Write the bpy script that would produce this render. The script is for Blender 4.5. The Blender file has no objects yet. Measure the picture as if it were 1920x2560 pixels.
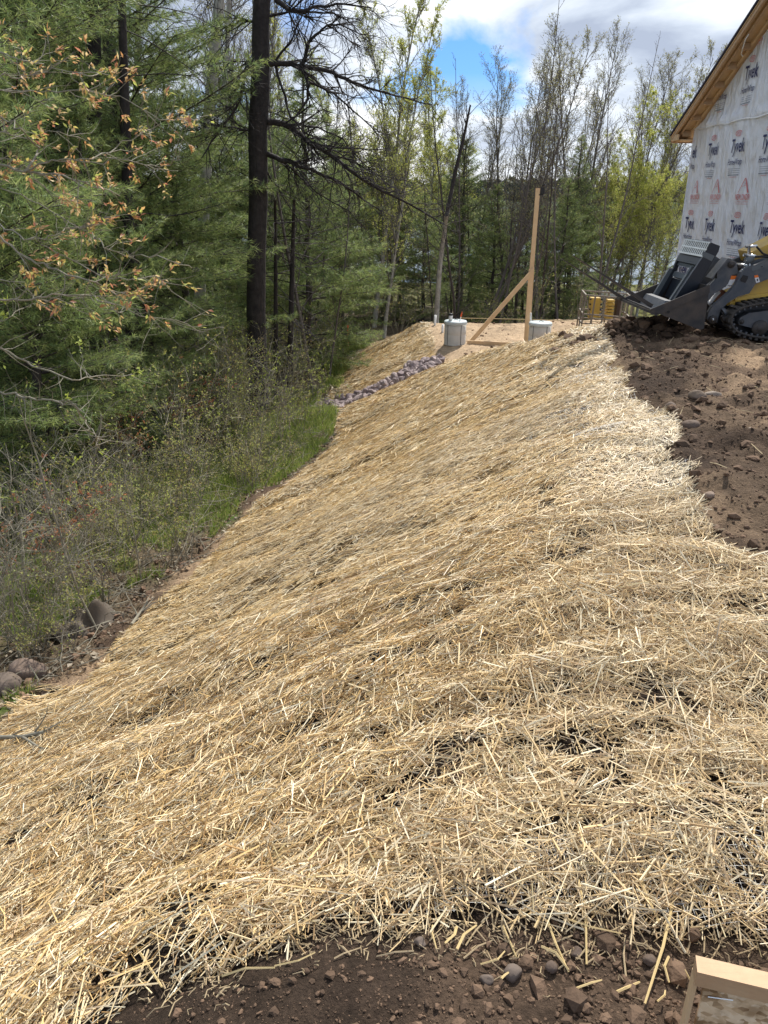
import bpy, math, random
import numpy as np
from mathutils import Vector, Matrix, Quaternion

# ------------------------------------------------------------------ camera, world, sun
scene = bpy.context.scene
COL = scene.collection
R = math.radians
CAM = Vector((0, 0, 1.65)); PITCH = R(22.3); ROLL = R(0.5); F = 1920.0
cam_d = bpy.data.cameras.new("camera"); cam = bpy.data.objects.new("camera", cam_d); COL.objects.link(cam)
cam_d.sensor_fit = 'VERTICAL'; cam_d.sensor_height = 36; cam_d.lens = 27.0
cam_d.clip_start = .05; cam_d.clip_end = 5000
ROT = Matrix.Rotation(math.pi/2-PITCH, 3, 'X') @ Matrix.Rotation(ROLL, 3, 'Z')
cam.matrix_world = Matrix.Translation(CAM) @ ROT.to_4x4()
scene.camera = cam

SUN_AZ, SUN_EL = R(24), R(54)          # azimuth to the right of +Y
SKY_STRENGTH, CLOUD, SUN_STRENGTH, EXPOSURE = 0.085, .84, 4.3, 0.6
w = bpy.data.worlds.new("World"); scene.world = w; w.use_nodes = True
nt = w.node_tree; nt.nodes.clear()
def N(tree, typ, **kw):
    n = tree.nodes.new(typ)
    for k, v in kw.items():
        if k.startswith('i_'):
            n.inputs[int(k[2:])].default_value = v
        else: setattr(n, k, v)
    return n
def L(tree, a, ao, b, bi): tree.links.new(a.outputs[ao], b.inputs[bi])
def ramp(tree, stops):
    n = tree.nodes.new('ShaderNodeValToRGB'); e = n.color_ramp.elements
    while len(e) > 1: e.remove(e[-1])
    e[0].position = stops[0][0]; c = stops[0][1]; e[0].color = (*c, 1) if len(c) == 3 else c
    for p, c in stops[1:]:
        k = e.new(p); k.color = (*c, 1) if len(c) == 3 else c
    return n
sky = N(nt, 'ShaderNodeTexSky', sky_type='NISHITA', sun_disc=False)
sky.sun_elevation = SUN_EL; sky.sun_rotation = SUN_AZ; sky.air_density = 1.0; sky.dust_density = .6; sky.ozone_density = 2.5
tc = N(nt, 'ShaderNodeTexCoord')
mp = N(nt, 'ShaderNodeMapping'); mp.inputs['Scale'].default_value = (1.0, 1.0, 2.6); mp.inputs['Location'].default_value = (9.2, -3.0, 6.0)
mp.inputs['Rotation'].default_value = (0, R(14), 0)
L(nt, tc, 'Generated', mp, 0)
n1 = N(nt, 'ShaderNodeTexNoise'); n1.inputs['Scale'].default_value = 2.6; n1.inputs['Detail'].default_value = 9; n1.inputs['Roughness'].default_value = .55; n1.inputs['Distortion'].default_value = .35
n2 = N(nt, 'ShaderNodeTexNoise'); n2.inputs['Scale'].default_value = 4.2; n2.inputs['Detail'].default_value = 8; n2.inputs['Roughness'].default_value = .52; n2.inputs['Distortion'].default_value = .5
L(nt, mp, 0, n1, 'Vector'); L(nt, mp, 0, n2, 'Vector')
cov = ramp(nt, [(.39, (0, 0, 0)), (.48, (1, 1, 1))]); L(nt, n1, 'Fac', cov, 'Fac')
shd = ramp(nt, [(.38, (.40, .46, .58)), (.46, (.56, .63, .74)), (.54, (.76, .82, .90)), (.64, (1.05, 1.05, 1.05))]); L(nt, n2, 'Fac', shd, 'Fac')
sx = N(nt, 'ShaderNodeSeparateXYZ'); L(nt, tc, 'Generated', sx, 0)
mr = N(nt, 'ShaderNodeMapRange'); mr.inputs[1].default_value = .03; mr.inputs[2].default_value = .13; mr.inputs[3].default_value = 1; mr.inputs[4].default_value = 0; L(nt, sx, 2, mr, 0)
cmx = N(nt, 'ShaderNodeMath', operation='MAXIMUM'); L(nt, cov, 0, cmx, 0); L(nt, mr, 0, cmx, 1)
tint = N(nt, 'ShaderNodeMix', data_type='RGBA', blend_type='MULTIPLY'); tint.inputs[0].default_value = 1; tint.inputs[7].default_value = (.42, .72, 1.15, 1); L(nt, sky, 0, tint, 6)
bg1 = N(nt, 'ShaderNodeBackground'); bg1.inputs[1].default_value = SKY_STRENGTH; L(nt, tint, 2, bg1, 0)
bg2 = N(nt, 'ShaderNodeBackground'); bg2.inputs[1].default_value = CLOUD; L(nt, shd, 0, bg2, 0)
mx = N(nt, 'ShaderNodeMixShader'); L(nt, cmx, 0, mx, 0); L(nt, bg1, 0, mx, 1); L(nt, bg2, 0, mx, 2)
wo = N(nt, 'ShaderNodeOutputWorld'); L(nt, mx, 0, wo, 0)

sd = bpy.data.lights.new("sun", 'SUN'); sun = bpy.data.objects.new("sun", sd); COL.objects.link(sun)
sd.energy = SUN_STRENGTH; sd.angle = R(.6); sd.color = (1, .95, .87)
sdir = Vector((math.sin(SUN_AZ)*math.cos(SUN_EL), math.cos(SUN_AZ)*math.cos(SUN_EL), math.sin(SUN_EL)))
sun.rotation_euler = sdir.to_track_quat('Z', 'Y').to_euler(); sun.location = (5, 5, 30)
vs = scene.view_settings; vs.view_transform = 'Standard'; vs.look = 'None'; vs.exposure = EXPOSURE; vs.gamma = 1; vs.use_curve_mapping = False

# ------------------------------------------------------------------ helpers
rng = np.random.default_rng(7); rnd = random.Random(5)
def ray(u, v): return (ROT @ Vector(((u-960)/F, -(v-1280)/F, -1))).normalized()
def PY(u, v, y):                 # point seen at picture position (u, v) on the plane y
    d = ray(u, v); return CAM + d*(y/d.y)
def PX(u, v, x):
    d = ray(u, v); return CAM + d*(x/d.x)
def PZ(u, v, z):
    d = ray(u, v); return CAM + d*((z-CAM.z)/d.z)

def _hash(ix, iy, s):
    h = (ix.astype(np.int64)*374761393 + iy.astype(np.int64)*668265263 + s*982451653) & 0xffffffff
    h = ((h ^ (h >> 13))*1274126177) & 0xffffffff
    return ((h ^ (h >> 16)) & 0xffff)/65535.0
def vnoise(x, y, s=0):
    ix = np.floor(x); iy = np.floor(y); fx = x-ix; fy = y-iy
    fx = fx*fx*(3-2*fx); fy = fy*fy*(3-2*fy)
    a = _hash(ix, iy, s); b = _hash(ix+1, iy, s); c = _hash(ix, iy+1, s); d = _hash(ix+1, iy+1, s)
    return (a*(1-fx)+b*fx)*(1-fy)+(c*(1-fx)+d*fx)*fy
def fbm(x, y, s=0, o=4):
    t = 0; a = .5; n = 0
    for i in range(o):
        t = t+a*vnoise(x*2**i+17.3*i, y*2**i-9.1*i, s+i); n += a; a *= .5
    return t/n                                     # 0..1, mean .5
def sstep(a, b, x):
    t = np.clip((x-a)/(b-a), 0, 1); return t*t*(3-2*t)

class MB:
    "collects triangles and quads with a colour per vertex; build() links ONE mesh object"
    def __init__(s): s.v = []; s.c = []; s.q = []; s.t = []; s.qm = []; s.tm = []; s.n = 0
    def add(s, v, quads=None, tris=None, col=(1, 1, 1), m=0):
        v = np.asarray(v, np.float32).reshape(-1, 3); k = len(v)
        c = np.asarray(col, np.float32)
        if c.ndim == 1: c = np.tile(c[:3], (k, 1))
        s.v.append(v); s.c.append(c)
        if quads is not None and len(quads):
            q = np.asarray(quads, np.int64).reshape(-1, 4)+s.n; s.q.append(q); s.qm.append(np.full(len(q), m))
        if tris is not None and len(tris):
            t = np.asarray(tris, np.int64).reshape(-1, 3)+s.n; s.t.append(t); s.tm.append(np.full(len(t), m))
        s.n += k
    def mesh(s, name, mats, smooth=False):
        me = bpy.data.meshes.new(name)
        if s.n == 0: return me
        v = np.concatenate(s.v); c = np.concatenate(s.c)
        q = np.concatenate(s.q) if s.q else np.zeros((0, 4), np.int64); t = np.concatenate(s.t) if s.t else np.zeros((0, 3), np.int64)
        mi = np.concatenate((s.qm if s.q else [])+(s.tm if s.t else [])+[np.zeros(0)]).astype(np.int32)
        me.vertices.add(len(v)); me.vertices.foreach_set('co', v.ravel())
        me.loops.add(q.size+t.size); me.loops.foreach_set('vertex_index', np.concatenate([q.ravel(), t.ravel()]).astype(np.int32))
        me.polygons.add(len(q)+len(t))
        st = np.concatenate([np.arange(len(q))*4, q.size+np.arange(len(t))*3]).astype(np.int32)
        me.polygons.foreach_set('loop_start', st)
        me.polygons.foreach_set('material_index', mi)
        me.polygons.foreach_set('use_smooth', np.full(len(st), bool(smooth)))
        for m in (mats if isinstance(mats, (list, tuple)) else [mats]): me.materials.append(m)
        a = me.color_attributes.new('Col', 'FLOAT_COLOR', 'POINT')
        a.data.foreach_set('color', np.concatenate([c, np.ones((len(c), 1), np.float32)], 1).ravel())
        me.update(calc_edges=True); me.validate()
        return me
    def build(s, name, mats, parent=None, smooth=False):
        o = bpy.data.objects.new(name, s.mesh(name, mats, smooth)); COL.objects.link(o)
        if parent: o.parent = parent
        return o
    # shapes
    def box(s, c, size, rot=None, col=(1, 1, 1), m=0):
        sx, sy, sz = [k/2 for k in size]
        v = np.array([(x*sx, y*sy, z*sz) for x in (-1, 1) for y in (-1, 1) for z in (-1, 1)])
        if rot is not None: v = v @ np.array(rot.to_matrix() if hasattr(rot, 'to_matrix') else rot).T
        v = v+np.array(c)
        s.add(v, [(0, 1, 3, 2), (4, 6, 7, 5), (0, 4, 5, 1), (2, 3, 7, 6), (0, 2, 6, 4), (1, 5, 7, 3)], col=col, m=m)
    def bar(s, a, b, wd, th, up=(0, 0, 1), col=(1, 1, 1), m=0):
        a = Vector(a); b = Vector(b); z = (b-a).normalized(); x = z.cross(Vector(up))
        if x.length < 1e-4: x = Vector((1, 0, 0))
        x.normalize(); y = x.cross(z)
        M = Matrix((x, y, z)).transposed(); s.box((a+b)/2, (wd, th, (b-a).length), M, col, m)
    def tube(s, pts, rad, k=5, col=(1, 1, 1), m=0, caps=True):
        p = np.asarray([tuple(q) for q in pts], float); n = len(p)
        r = np.broadcast_to(np.asarray(rad, float), (n,))
        d = np.gradient(p, axis=0); d /= np.linalg.norm(d, axis=1)[:, None]+1e-9
        ref = np.array((0, 0, 1.)) if abs(d[:, 2]).mean() < .8 else np.array((1., 0, 0))
        x = np.cross(d, ref); x /= np.linalg.norm(x, axis=1)[:, None]+1e-9; y = np.cross(d, x)
        a = np.arange(k)*2*math.pi/k
        v = p[:, None]+r[:, None, None]*(np.cos(a)[None, :, None]*x[:, None]+np.sin(a)[None, :, None]*y[:, None])
        i = (np.arange(n-1)[:, None]*k); j = np.arange(k)[None]; j2 = (j+1) % k
        q = np.stack([i+j, i+k+j, i+k+j2, i+j2], -1).reshape(-1, 4)
        tr = []
        if caps:
            for e in (0, n-1):
                o = e*k; tr += [(o, o+b, o+b+1) if e else (o, o+b+1, o+b) for b in range(1, k-1)]
        s.add(v.reshape(-1, 3), q, tr, col, m)
    def prism(s, poly, y0, y1, col=(1, 1, 1), m=0):      # poly of (x, z) points, extruded along y
        n = len(poly)
        v = [(x, y0, z) for x, z in poly]+[(x, y1, z) for x, z in poly]
        q = [(i, (i+1) % n, n+(i+1) % n, n+i) for i in range(n)]
        from mathutils.geometry import tessellate_polygon
        t = tessellate_polygon([[Vector((x, z, 0)) for x, z in poly]])
        tr = [tuple(a) for a in t]+[(a[0]+n, a[2]+n, a[1]+n) for a in t]
        s.add(v, q, tr, col, m)
    def lathe(s, c, prof, k=24, col=(1, 1, 1), m=0, axis='z'):
        c = np.array(c, float); a = np.arange(k)*2*math.pi/k; vs_ = []
        for r, z in prof:
            ring = np.stack([r*np.cos(a), r*np.sin(a), np.full(k, z)], -1)
            if axis == 'y': ring = ring[:, [0, 2, 1]]
            vs_.append(ring)
        n = len(prof); v = np.concatenate(vs_)+c
        q = [(i*k+j, i*k+(j+1) % k, (i+1)*k+(j+1) % k, (i+1)*k+j) for i in range(n-1) for j in range(k)]
        tr = [(0, b+1, b) for b in range(1, k-1)]+[((n-1)*k, (n-1)*k+b, (n-1)*k+b+1) for b in range(1, k-1)]
        s.add(v, q, tr, col, m)

def tag(o, label=None, cat=None, group=None, kind=None):
    if label: o['label'] = label
    if cat: o['category'] = cat
    if group: o['group'] = group
    if kind: o['kind'] = kind
    return o
def empty(name, loc=(0, 0, 0), rz=0.):
    o = bpy.data.objects.new(name, None); COL.objects.link(o); o.location = loc; o.rotation_euler = (0, 0, rz); o.empty_display_size = .2; return o
def copy_tree(o, parent=None):
    c = o.copy(); COL.objects.link(c); c.parent = parent
    for ch in list(o.children): copy_tree(ch, c)
    return c

# ------------------------------------------------------------------ materials
def mat(name, base=(.5, .5, .5), rough=.8, metal=0., noise=None, bump=None, attr=False, transl=0., spec=.3, coat=0.):
    """noise=(scale, amount, colour2)   bump=(scale, strength, distance)"""
    m = bpy.data.materials.new(name); m.use_nodes = True; t = m.node_tree; b = t.nodes['Principled BSDF']; out = t.nodes['Material Output']
    b.inputs['Roughness'].default_value = rough; b.inputs['Metallic'].default_value = metal; b.inputs['Specular IOR Level'].default_value = spec
    b.inputs['Coat Weight'].default_value = coat
    src = N(t, 'ShaderNodeRGB'); src.outputs[0].default_value = (*base, 1); so = 0
    if attr:
        at = N(t, 'ShaderNodeVertexColor', layer_name='Col'); mm = N(t, 'ShaderNodeMix', data_type='RGBA', blend_type='MULTIPLY'); mm.inputs[0].default_value = 1
        t.links.new(at.outputs[0], mm.inputs[6]); t.links.new(src.outputs[0], mm.inputs[7]); src = mm; so = 2
    tcn = N(t, 'ShaderNodeTexCoord')
    if noise:
        nn = N(t, 'ShaderNodeTexNoise'); nn.inputs['Scale'].default_value = noise[0]; nn.inputs['Detail'].default_value = 6; nn.inputs['Roughness'].default_value = .65
        t.links.new(tcn.outputs['Object'], nn.inputs['Vector'])
        rp = ramp(t, [(.35, (0, 0, 0)), (.65, (1, 1, 1))]); L(t, nn, 'Fac', rp, 'Fac')
        mu = N(t, 'ShaderNodeMath', operation='MULTIPLY'); mu.inputs[1].default_value = noise[1]; L(t, rp, 0, mu, 0)
        m2 = N(t, 'ShaderNodeMix', data_type='RGBA', blend_type='MIX'); L(t, mu, 0, m2, 0)
        t.links.new(src.outputs[so], m2.inputs[6]); m2.inputs[7].default_value = (*noise[2], 1); src = m2; so = 2
    t.links.new(src.outputs[so], b.inputs['Base Color'])
    if bump:
        nb = N(t, 'ShaderNodeTexNoise'); nb.inputs['Scale'].default_value = bump[0]; nb.inputs['Detail'].default_value = 5
        if len(bump) > 3:
            mpn = N(t, 'ShaderNodeMapping'); mpn.inputs['Scale'].default_value = bump[3]; t.links.new(tcn.outputs['Object'], mpn.inputs[0]); L(t, mpn, 0, nb, 'Vector')
        else: t.links.new(tcn.outputs['Object'], nb.inputs['Vector'])
        bu = N(t, 'ShaderNodeBump'); bu.inputs['Strength'].default_value = bump[1]; bu.inputs['Distance'].default_value = bump[2]
        L(t, nb, 'Fac', bu, 'Height'); t.links.new(bu.outputs[0], b.inputs['Normal'])
    if transl > 0:
        tr = N(t, 'ShaderNodeBsdfTranslucent'); t.links.new(src.outputs[so], tr.inputs[0]); ms = N(t, 'ShaderNodeMixShader'); ms.inputs[0].default_value = transl
        t.links.new(b.outputs[0], ms.inputs[1]); t.links.new(tr.outputs[0], ms.inputs[2]); t.links.new(ms.outputs[0], out.inputs[0])
    return m
M = {}
M['straw'] = mat('straw', (.86, .85, .84), .5, attr=True, transl=.05, spec=.4)
M['net'] = mat('net_plastic', (.75, .75, .72), .4)
M['needles'] = mat('pine_needles', (1, 1, 1), .5, attr=True, transl=.42, spec=.3)
M['leaf'] = mat('leaves', (1, 1, 1), .5, attr=True, transl=.45, spec=.3)
M['bark_dark'] = mat('dark_bark', (.022, .019, .019), .9, noise=(9, .6, (.06, .052, .05)), bump=(22, 1, .03, (1, 1, .22)))
M['bark_pine'] = mat('pine_bark', (.065, .055, .05), .9, noise=(14, .5, (.03, .026, .024)), bump=(30, .8, .02, (1, 1, .3)))
M['bark_aspen'] = mat('pale_bark', (.36, .35, .31), .8, noise=(7, .8, (.16, .15, .14)), bump=(20, .4, .01))
M['bark_grey'] = mat('grey_bark', (.14, .125, .115), .85, noise=(10, .6, (.07, .06, .055)))
M['twig'] = mat('twig_bark', (.24, .22, .17), .8, noise=(10, .5, (.13, .12, .09)))
M['grass'] = mat('grass_blades', (1, 1, 1), .5, attr=True, transl=.4)
M['soilclod'] = mat('soil_clods', (1, 1, 1), .95, attr=True, noise=(25, .45, (.075, .05, .033)), bump=(60, .8, .01))
M['stone'] = mat('stone', (1, 1, 1), .85, attr=True, noise=(12, .45, (.16, .13, .12)), bump=(40, .5, .01))
M['lumber'] = mat('spruce_lumber', (.62, .45, .27), .6, noise=(6, .5, (.52, .34, .18)), bump=(30, .25, .003, (1, 1, .1)))
M['lumber_end'] = mat('fresh_lumber', (.50, .35, .21), .6, noise=(9, .7, (.42, .25, .14)), bump=(60, .5, .003, (.1, 1, 1)))
M['concrete'] = mat('concrete', (.56, .55, .51), .9, noise=(5, .5, (.44, .43, .40)), bump=(60, .4, .004))
M['lid'] = mat('pale_plastic_lid', (.50, .56, .57), .5, noise=(8, .3, (.42, .47, .48)))
M['pvc'] = mat('white_pvc', (.78, .78, .76), .35)
M['black'] = mat('black_plastic', (.02, .02, .022), .45)
M['orange'] = mat('orange_tape', (.75, .12, .04), .6)
M['yarn'] = mat('string', (.45, .36, .2), .8)
M['steel'] = mat('worn_steel', (.036, .037, .04), .6, .2, noise=(5, .7, (.10, .08, .065)), bump=(50, .3, .003))
M['cage'] = mat('weathered_frame', (.25, .22, .18), .7, noise=(9, .6, (.14, .11, .08)))
M['grey_paint'] = mat('grey_machine_paint', (.045, .056, .072), .55, .0, noise=(6, .5, (.16, .15, .14)), bump=(30, .15, .002), spec=.5)
M['navy_paint'] = mat('dark_navy_paint', (.008, .012, .02), .35, noise=(8, .3, (.02, .025, .03)), spec=.5)
M['light_grey'] = mat('light_grey_paint', (.10, .115, .125), .5, noise=(12, .4, (.11, .12, .125)))
M['pale_paint'] = mat('pale_grey_paint', (.62, .66, .66), .5, noise=(12, .3, (.45, .47, .46)))
M['yellow'] = mat('yellow_paint', (.56, .36, .05), .45, noise=(5, .7, (.34, .23, .08)), spec=.5)
M['rubber'] = mat('dusty_rubber', (.035, .034, .034), .85, noise=(14, .6, (.10, .085, .07)), bump=(40, .4, .004))
M['chrome'] = mat('bare_metal', (.6, .62, .64), .25, .9)
M['decal'] = mat('white_decal', (.62, .63, .64), .4)
M['decal_o'] = mat('orange_decal', (.75, .18, .03), .4)
M['navy_ink'] = mat('navy_ink', (.022, .03, .12), .5)
M['red_ink'] = mat('faded_red_ink', (.62, .21, .22), .5)
M['grey_ink'] = mat('grey_ink', (.24, .27, .33), .5)
M['pale_red_ink'] = mat('pale_red_ink', (.62, .38, .40), .5)
M['wrap'] = mat('house_wrap', (.78, .81, .87), .42, noise=(1.2, .5, (.72, .75, .81)), bump=(3.0, .8, .2, (1, 2.0, .7)), spec=.4)
M['felt'] = mat('roof_underlay', (.045, .042, .07), .7)
M['fabric'] = mat('brown_ground_fabric', (.11, .09, .07), .9, noise=(12, .5, (.09, .075, .06)), bump=(60, .4, .003))

def osb():
    m = mat('strand_board', (.5, .34, .18), .75); t = m.node_tree; b = t.nodes['Principled BSDF']
    tcn = N(t, 'ShaderNodeTexCoord'); mp_ = N(t, 'ShaderNodeMapping'); mp_.inputs['Scale'].default_value = (38, 38, 60); mp_.inputs['Rotation'].default_value = (.5, .3, .4); t.links.new(tcn.outputs['Object'], mp_.inputs[0])
    v = N(t, 'ShaderNodeTexVoronoi'); v.inputs['Scale'].default_value = 1.6; L(t, mp_, 0, v, 'Vector')
    rp = ramp(t, [(0, (.34, .23, .13)), (.25, (.55, .39, .23)), (.6, (.68, .52, .34)), (1, (.78, .64, .46))])
    sp = N(t, 'ShaderNodeSeparateColor'); t.links.new(v.outputs['Color'], sp.inputs[0]); t.links.new(sp.outputs[0], rp.inputs[0])
    nn = N(t, 'ShaderNodeTexNoise'); nn.inputs['Scale'].default_value = 18; nn.inputs['Detail'].default_value = 5; t.links.new(tcn.outputs['Object'], nn.inputs['Vector'])
    r2 = ramp(t, [(.40, (.45, .38, .30)), (.55, (1, 1, 1))]); L(t, nn, 'Fac', r2, 0)
    mm = N(t, 'ShaderNodeMix', data_type='RGBA', blend_type='MULTIPLY'); mm.inputs[0].default_value = .85; t.links.new(rp.outputs[0], mm.inputs[6]); t.links.new(r2.outputs[0], mm.inputs[7])
    t.links.new(mm.outputs[2], b.inputs['Base Color'])
    bu = N(t, 'ShaderNodeBump'); bu.inputs['Strength'].default_value = .4; bu.inputs['Distance'].default_value = .003; t.links.new(sp.outputs[1], bu.inputs['Height']); t.links.new(bu.outputs[0], b.inputs['Normal'])
    return m
M['osb'] = osb()

def ground_mat():
    m = bpy.data.materials.new('ground'); m.use_nodes = True; t = m.node_tree; b = t.nodes['Principled BSDF']
    b.inputs['Roughness'].default_value = .95; b.inputs['Specular IOR Level'].default_value = .15
    at = N(t, 'ShaderNodeVertexColor', layer_name='Col'); tcn = N(t, 'ShaderNodeTexCoord')
    src = at.outputs[0]
    for sc, lo, hi, det in ((9, .62, 1.3, 8), (70, .6, 1.35, 5), (1.3, .8, 1.18, 5)):
        nn = N(t, 'ShaderNodeTexNoise'); nn.inputs['Scale'].default_value = sc; nn.inputs['Detail'].default_value = det; nn.inputs['Roughness'].default_value = .7
        t.links.new(tcn.outputs['Object'], nn.inputs['Vector'])
        rp = ramp(t, [(.3, (lo/1.4,)*3), (.7, (hi/1.4,)*3)]); L(t, nn, 'Fac', rp, 0)
        sc_ = N(t, 'ShaderNodeMix', data_type='RGBA', blend_type='MULTIPLY'); sc_.inputs[0].default_value = 1
        t.links.new(src, sc_.inputs[6]); t.links.new(rp.outputs[0], sc_.inputs[7])
        s2 = N(t, 'ShaderNodeVectorMath', operation='SCALE'); s2.inputs['Scale'].default_value = 1.4; t.links.new(sc_.outputs[2], s2.inputs[0]); src = s2.outputs[0]
    t.links.new(src, b.inputs['Base Color'])
    nb = N(t, 'ShaderNodeTexNoise'); nb.inputs['Scale'].default_value = 38; nb.inputs['Detail'].default_value = 8; nb.inputs['Roughness'].default_value = .7; t.links.new(tcn.outputs['Object'], nb.inputs['Vector'])
    bu = N(t, 'ShaderNodeBump'); bu.inputs['Strength'].default_value = 1.0; bu.inputs['Distance'].default_value = .035; L(t, nb, 'Fac', bu, 'Height'); t.links.new(bu.outputs[0], b.inputs['Normal'])
    return m
M['ground'] = ground_mat()
def water_mat():
    m = mat('lake_water', (.05, .08, .10), .12, spec=.6, bump=(1.5, .25, .05)); return m
M['water'] = water_mat()

# ------------------------------------------------------------------ terrain
YC = [-3, 0, 1.5, 3, 4.5, 6, 8, 10.6, 13, 14.5, 16.5, 18.5, 20, 23, 25, 30]
XC = [-.9, -.5, -.1, .7, 1.35, 1.85, 2.35, 2.75, 2.45, 2.5, 2.2, 1.7, 1.5, 1.0, 1.0, 1.0]
YZ = [-3, 10.6, 11.5, 13, 14.5, 16.5, 18, 23.3, 27, 34]
ZTOP = [0, 0, -.14, -.5, -.85, -1.35, -1.8, -1.8, -3.0, -3.2]
YT = [-3, 0, 4.5, 5.2, 6.3, 7.8, 9.7, 11.7, 14.3, 16.7, 18, 21, 24.3, 26.3, 30]
XT = [-4.4, -3.6, -2.74, -2.45, -2.38, -2.13, -1.95, -1.42, -.99, -1.03, -1.2, -1.1, -.87, -.47, .3]
ZT = [-1.5, -1.7, -1.9, -2.0, -2.1, -2.3, -2.4, -2.6, -2.8, -2.9, -3, -3, -3, -3, -3.1]
def softclip(t, k=.10):
    a = .5*(t+np.sqrt(t*t+k*k)); return 1-.5*((1-a)+np.sqrt((1-a)**2+k*k))
CH_A = np.array((1.35, 18.75)); CH_B = np.array((-1.45, 17.75))     # rock channel axis
def chan(x, y):
    d = CH_B-CH_A; t = np.clip(((x-CH_A[0])*d[0]+(y-CH_A[1])*d[1])/(d@d), 0, 1)
    return np.hypot(x-CH_A[0]-t*d[0], y-CH_A[1]-t*d[1]), t
def base_h(x, y):
    xc = np.interp(y, YC, XC); xt = np.interp(y, YT, XT); zt = np.interp(y, YT, ZT)
    zp = np.interp(y, YZ, ZTOP)
    zr = np.interp(y, [-3, 12.3, 13.5, 18, 24, 28, 34], [0, 0, -.3, -1.2, -1.8, -3.0, -3.2])
    zp = zp+(zr-zp)*sstep(4.2, 5.2, x)
    t = (x-xt)/(xc-xt)
    z = zt+(zp-zt)*softclip(t)
    left = sstep(0, 8, xt-x); z = z-.35*left*sstep(0, 6, y)
    d, _ = chan(x, y); z = z-.16*np.exp(-(d/.6)**2)
    r = np.hypot(x, y)
    z = z-sstep(32, 72, y)*3.6-sstep(14, 60, np.abs(x))*(y < 400)*.0
    z = np.where(y > 60, np.minimum(z, -3.2-3.6*sstep(32, 72, y)), z)
    z = z+sstep(470, 560, y)*9-sstep(80, 120, y)*3*(1-sstep(380, 460, y))
    return z
# --- blanket outline (picture positions on the ground, cast onto the terrain)
def hit(u, v, extra=0.):
    d = ray(u, v); t = .5
    for i in range(4000):
        p = CAM+d*t
        if p.z < float(base_h(np.array(p.x), np.array(p.y)))+extra: break
        t += .02 if t < 8 else .05
    return p
EDGE = [(1485, 816), (1510, 840), (1538, 896), (1522, 922), (1563, 943), (1557, 981), (1594, 1006), (1651, 1040), (1663, 1068), (1695, 1081), (1701, 1119), (1651, 1153), (1666, 1172), (1723, 1184), (1729, 1219), (1754, 1250), (1750, 1275), (1786, 1313), (1773, 1344), (1839, 1382), (1925, 1402), (1975, 1430)]
NEAR = [(1985, 2420), (1915, 2404), (1730, 2380), (1638, 2355), (1515, 2306), (1330, 2343), (1189, 2330), (1084, 2367), (900, 2355), (814, 2353), (678, 2407), (542, 2472), (380, 2494), (304, 2559), (200, 2600)]
TOE = [(-200, 1990), (0, 1850), (34, 1784), (103, 1733), (206, 1709), (275, 1640), (326, 1571), (412, 1502), (491, 1434), (560, 1361), (602, 1296), (740, 1203), (833, 1111), (845, 1041), (835, 1020)]
poly = [hit(*p) for p in EDGE]+[hit(*p) for p in NEAR]+[Vector((-1.2, .7, 0)), Vector((-3.5, .7, 0)), Vector((-3.5, 3.2, 0))]+[hit(*p) for p in TOE]
poly = [(p.x, p.y) for p in poly]+[(-1.4, 17.55), (.4, 18.1), (1.35, 18.45), (1.75, 18.1), (2.3, 17), (2.9, 14.5), (3.0, 12.5)]
far_poly = [(-1.4, 18.0), (0, 18.6), (1.25, 19.15), (1.3, 21.0), (1.2, 22), (1.35, 23.6), (1.0, 24.6), (-.3, 26.6), (-1.0, 24.5), (-1.35, 21)]
def inpoly(x, y, P):
    x = np.asarray(x); y = np.asarray(y); ins = np.zeros(x.shape, bool); n = len(P)
    for i in range(n):
        x1, y1 = P[i]; x2, y2 = P[(i+1) % n]
        if y1 == y2: continue
        c = ((y1 > y) != (y2 > y)) & (x < (x2-x1)*(y-y1)/(y2-y1)+x1); ins ^= c
    return ins
def strawmask(x, y, j=.05):
    xx = x+(fbm(x*5, y*5, 91, 3)-.5)*2*j; yy = y+(fbm(x*5, y*5, 77, 3)-.5)*2*j
    return inpoly(xx, yy, poly) | inpoly(xx, yy, far_poly)
def crease(x, y):            # long folds running down the slope, deepest where they show dark
    wob = (fbm(x*.7, y*.7, 31, 3)-.5)*.8
    n = fbm(x*.45+5, (y+wob+x*.06)*2.6, 12, 4)
    return n
_gx = np.arange(-4.5, 4.5, .05); _gy = np.arange(0, 28.5, .05); _GX, _GY = np.meshgrid(_gx, _gy)
_SM = (inpoly(_GX, _GY, poly) | inpoly(_GX, _GY, far_poly)).astype(float)
for _k in range(6):
    _SM = (_SM+np.roll(_SM, 1, 0)+np.roll(_SM, -1, 0)+np.roll(_SM, 1, 1)+np.roll(_SM, -1, 1))/5
def softmask(x, y):
    fx = np.clip((x-_gx[0])/.05, 0, len(_gx)-1.001); fy = np.clip((y-_gy[0])/.05, 0, len(_gy)-1.001); i = fx.astype(int); j = fy.astype(int); u = fx-i; v = fy-j
    return (_SM[j, i]*(1-u)+_SM[j, i+1]*u)*(1-v)+(_SM[j+1, i]*(1-u)+_SM[j+1, i+1]*u)*v
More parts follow.
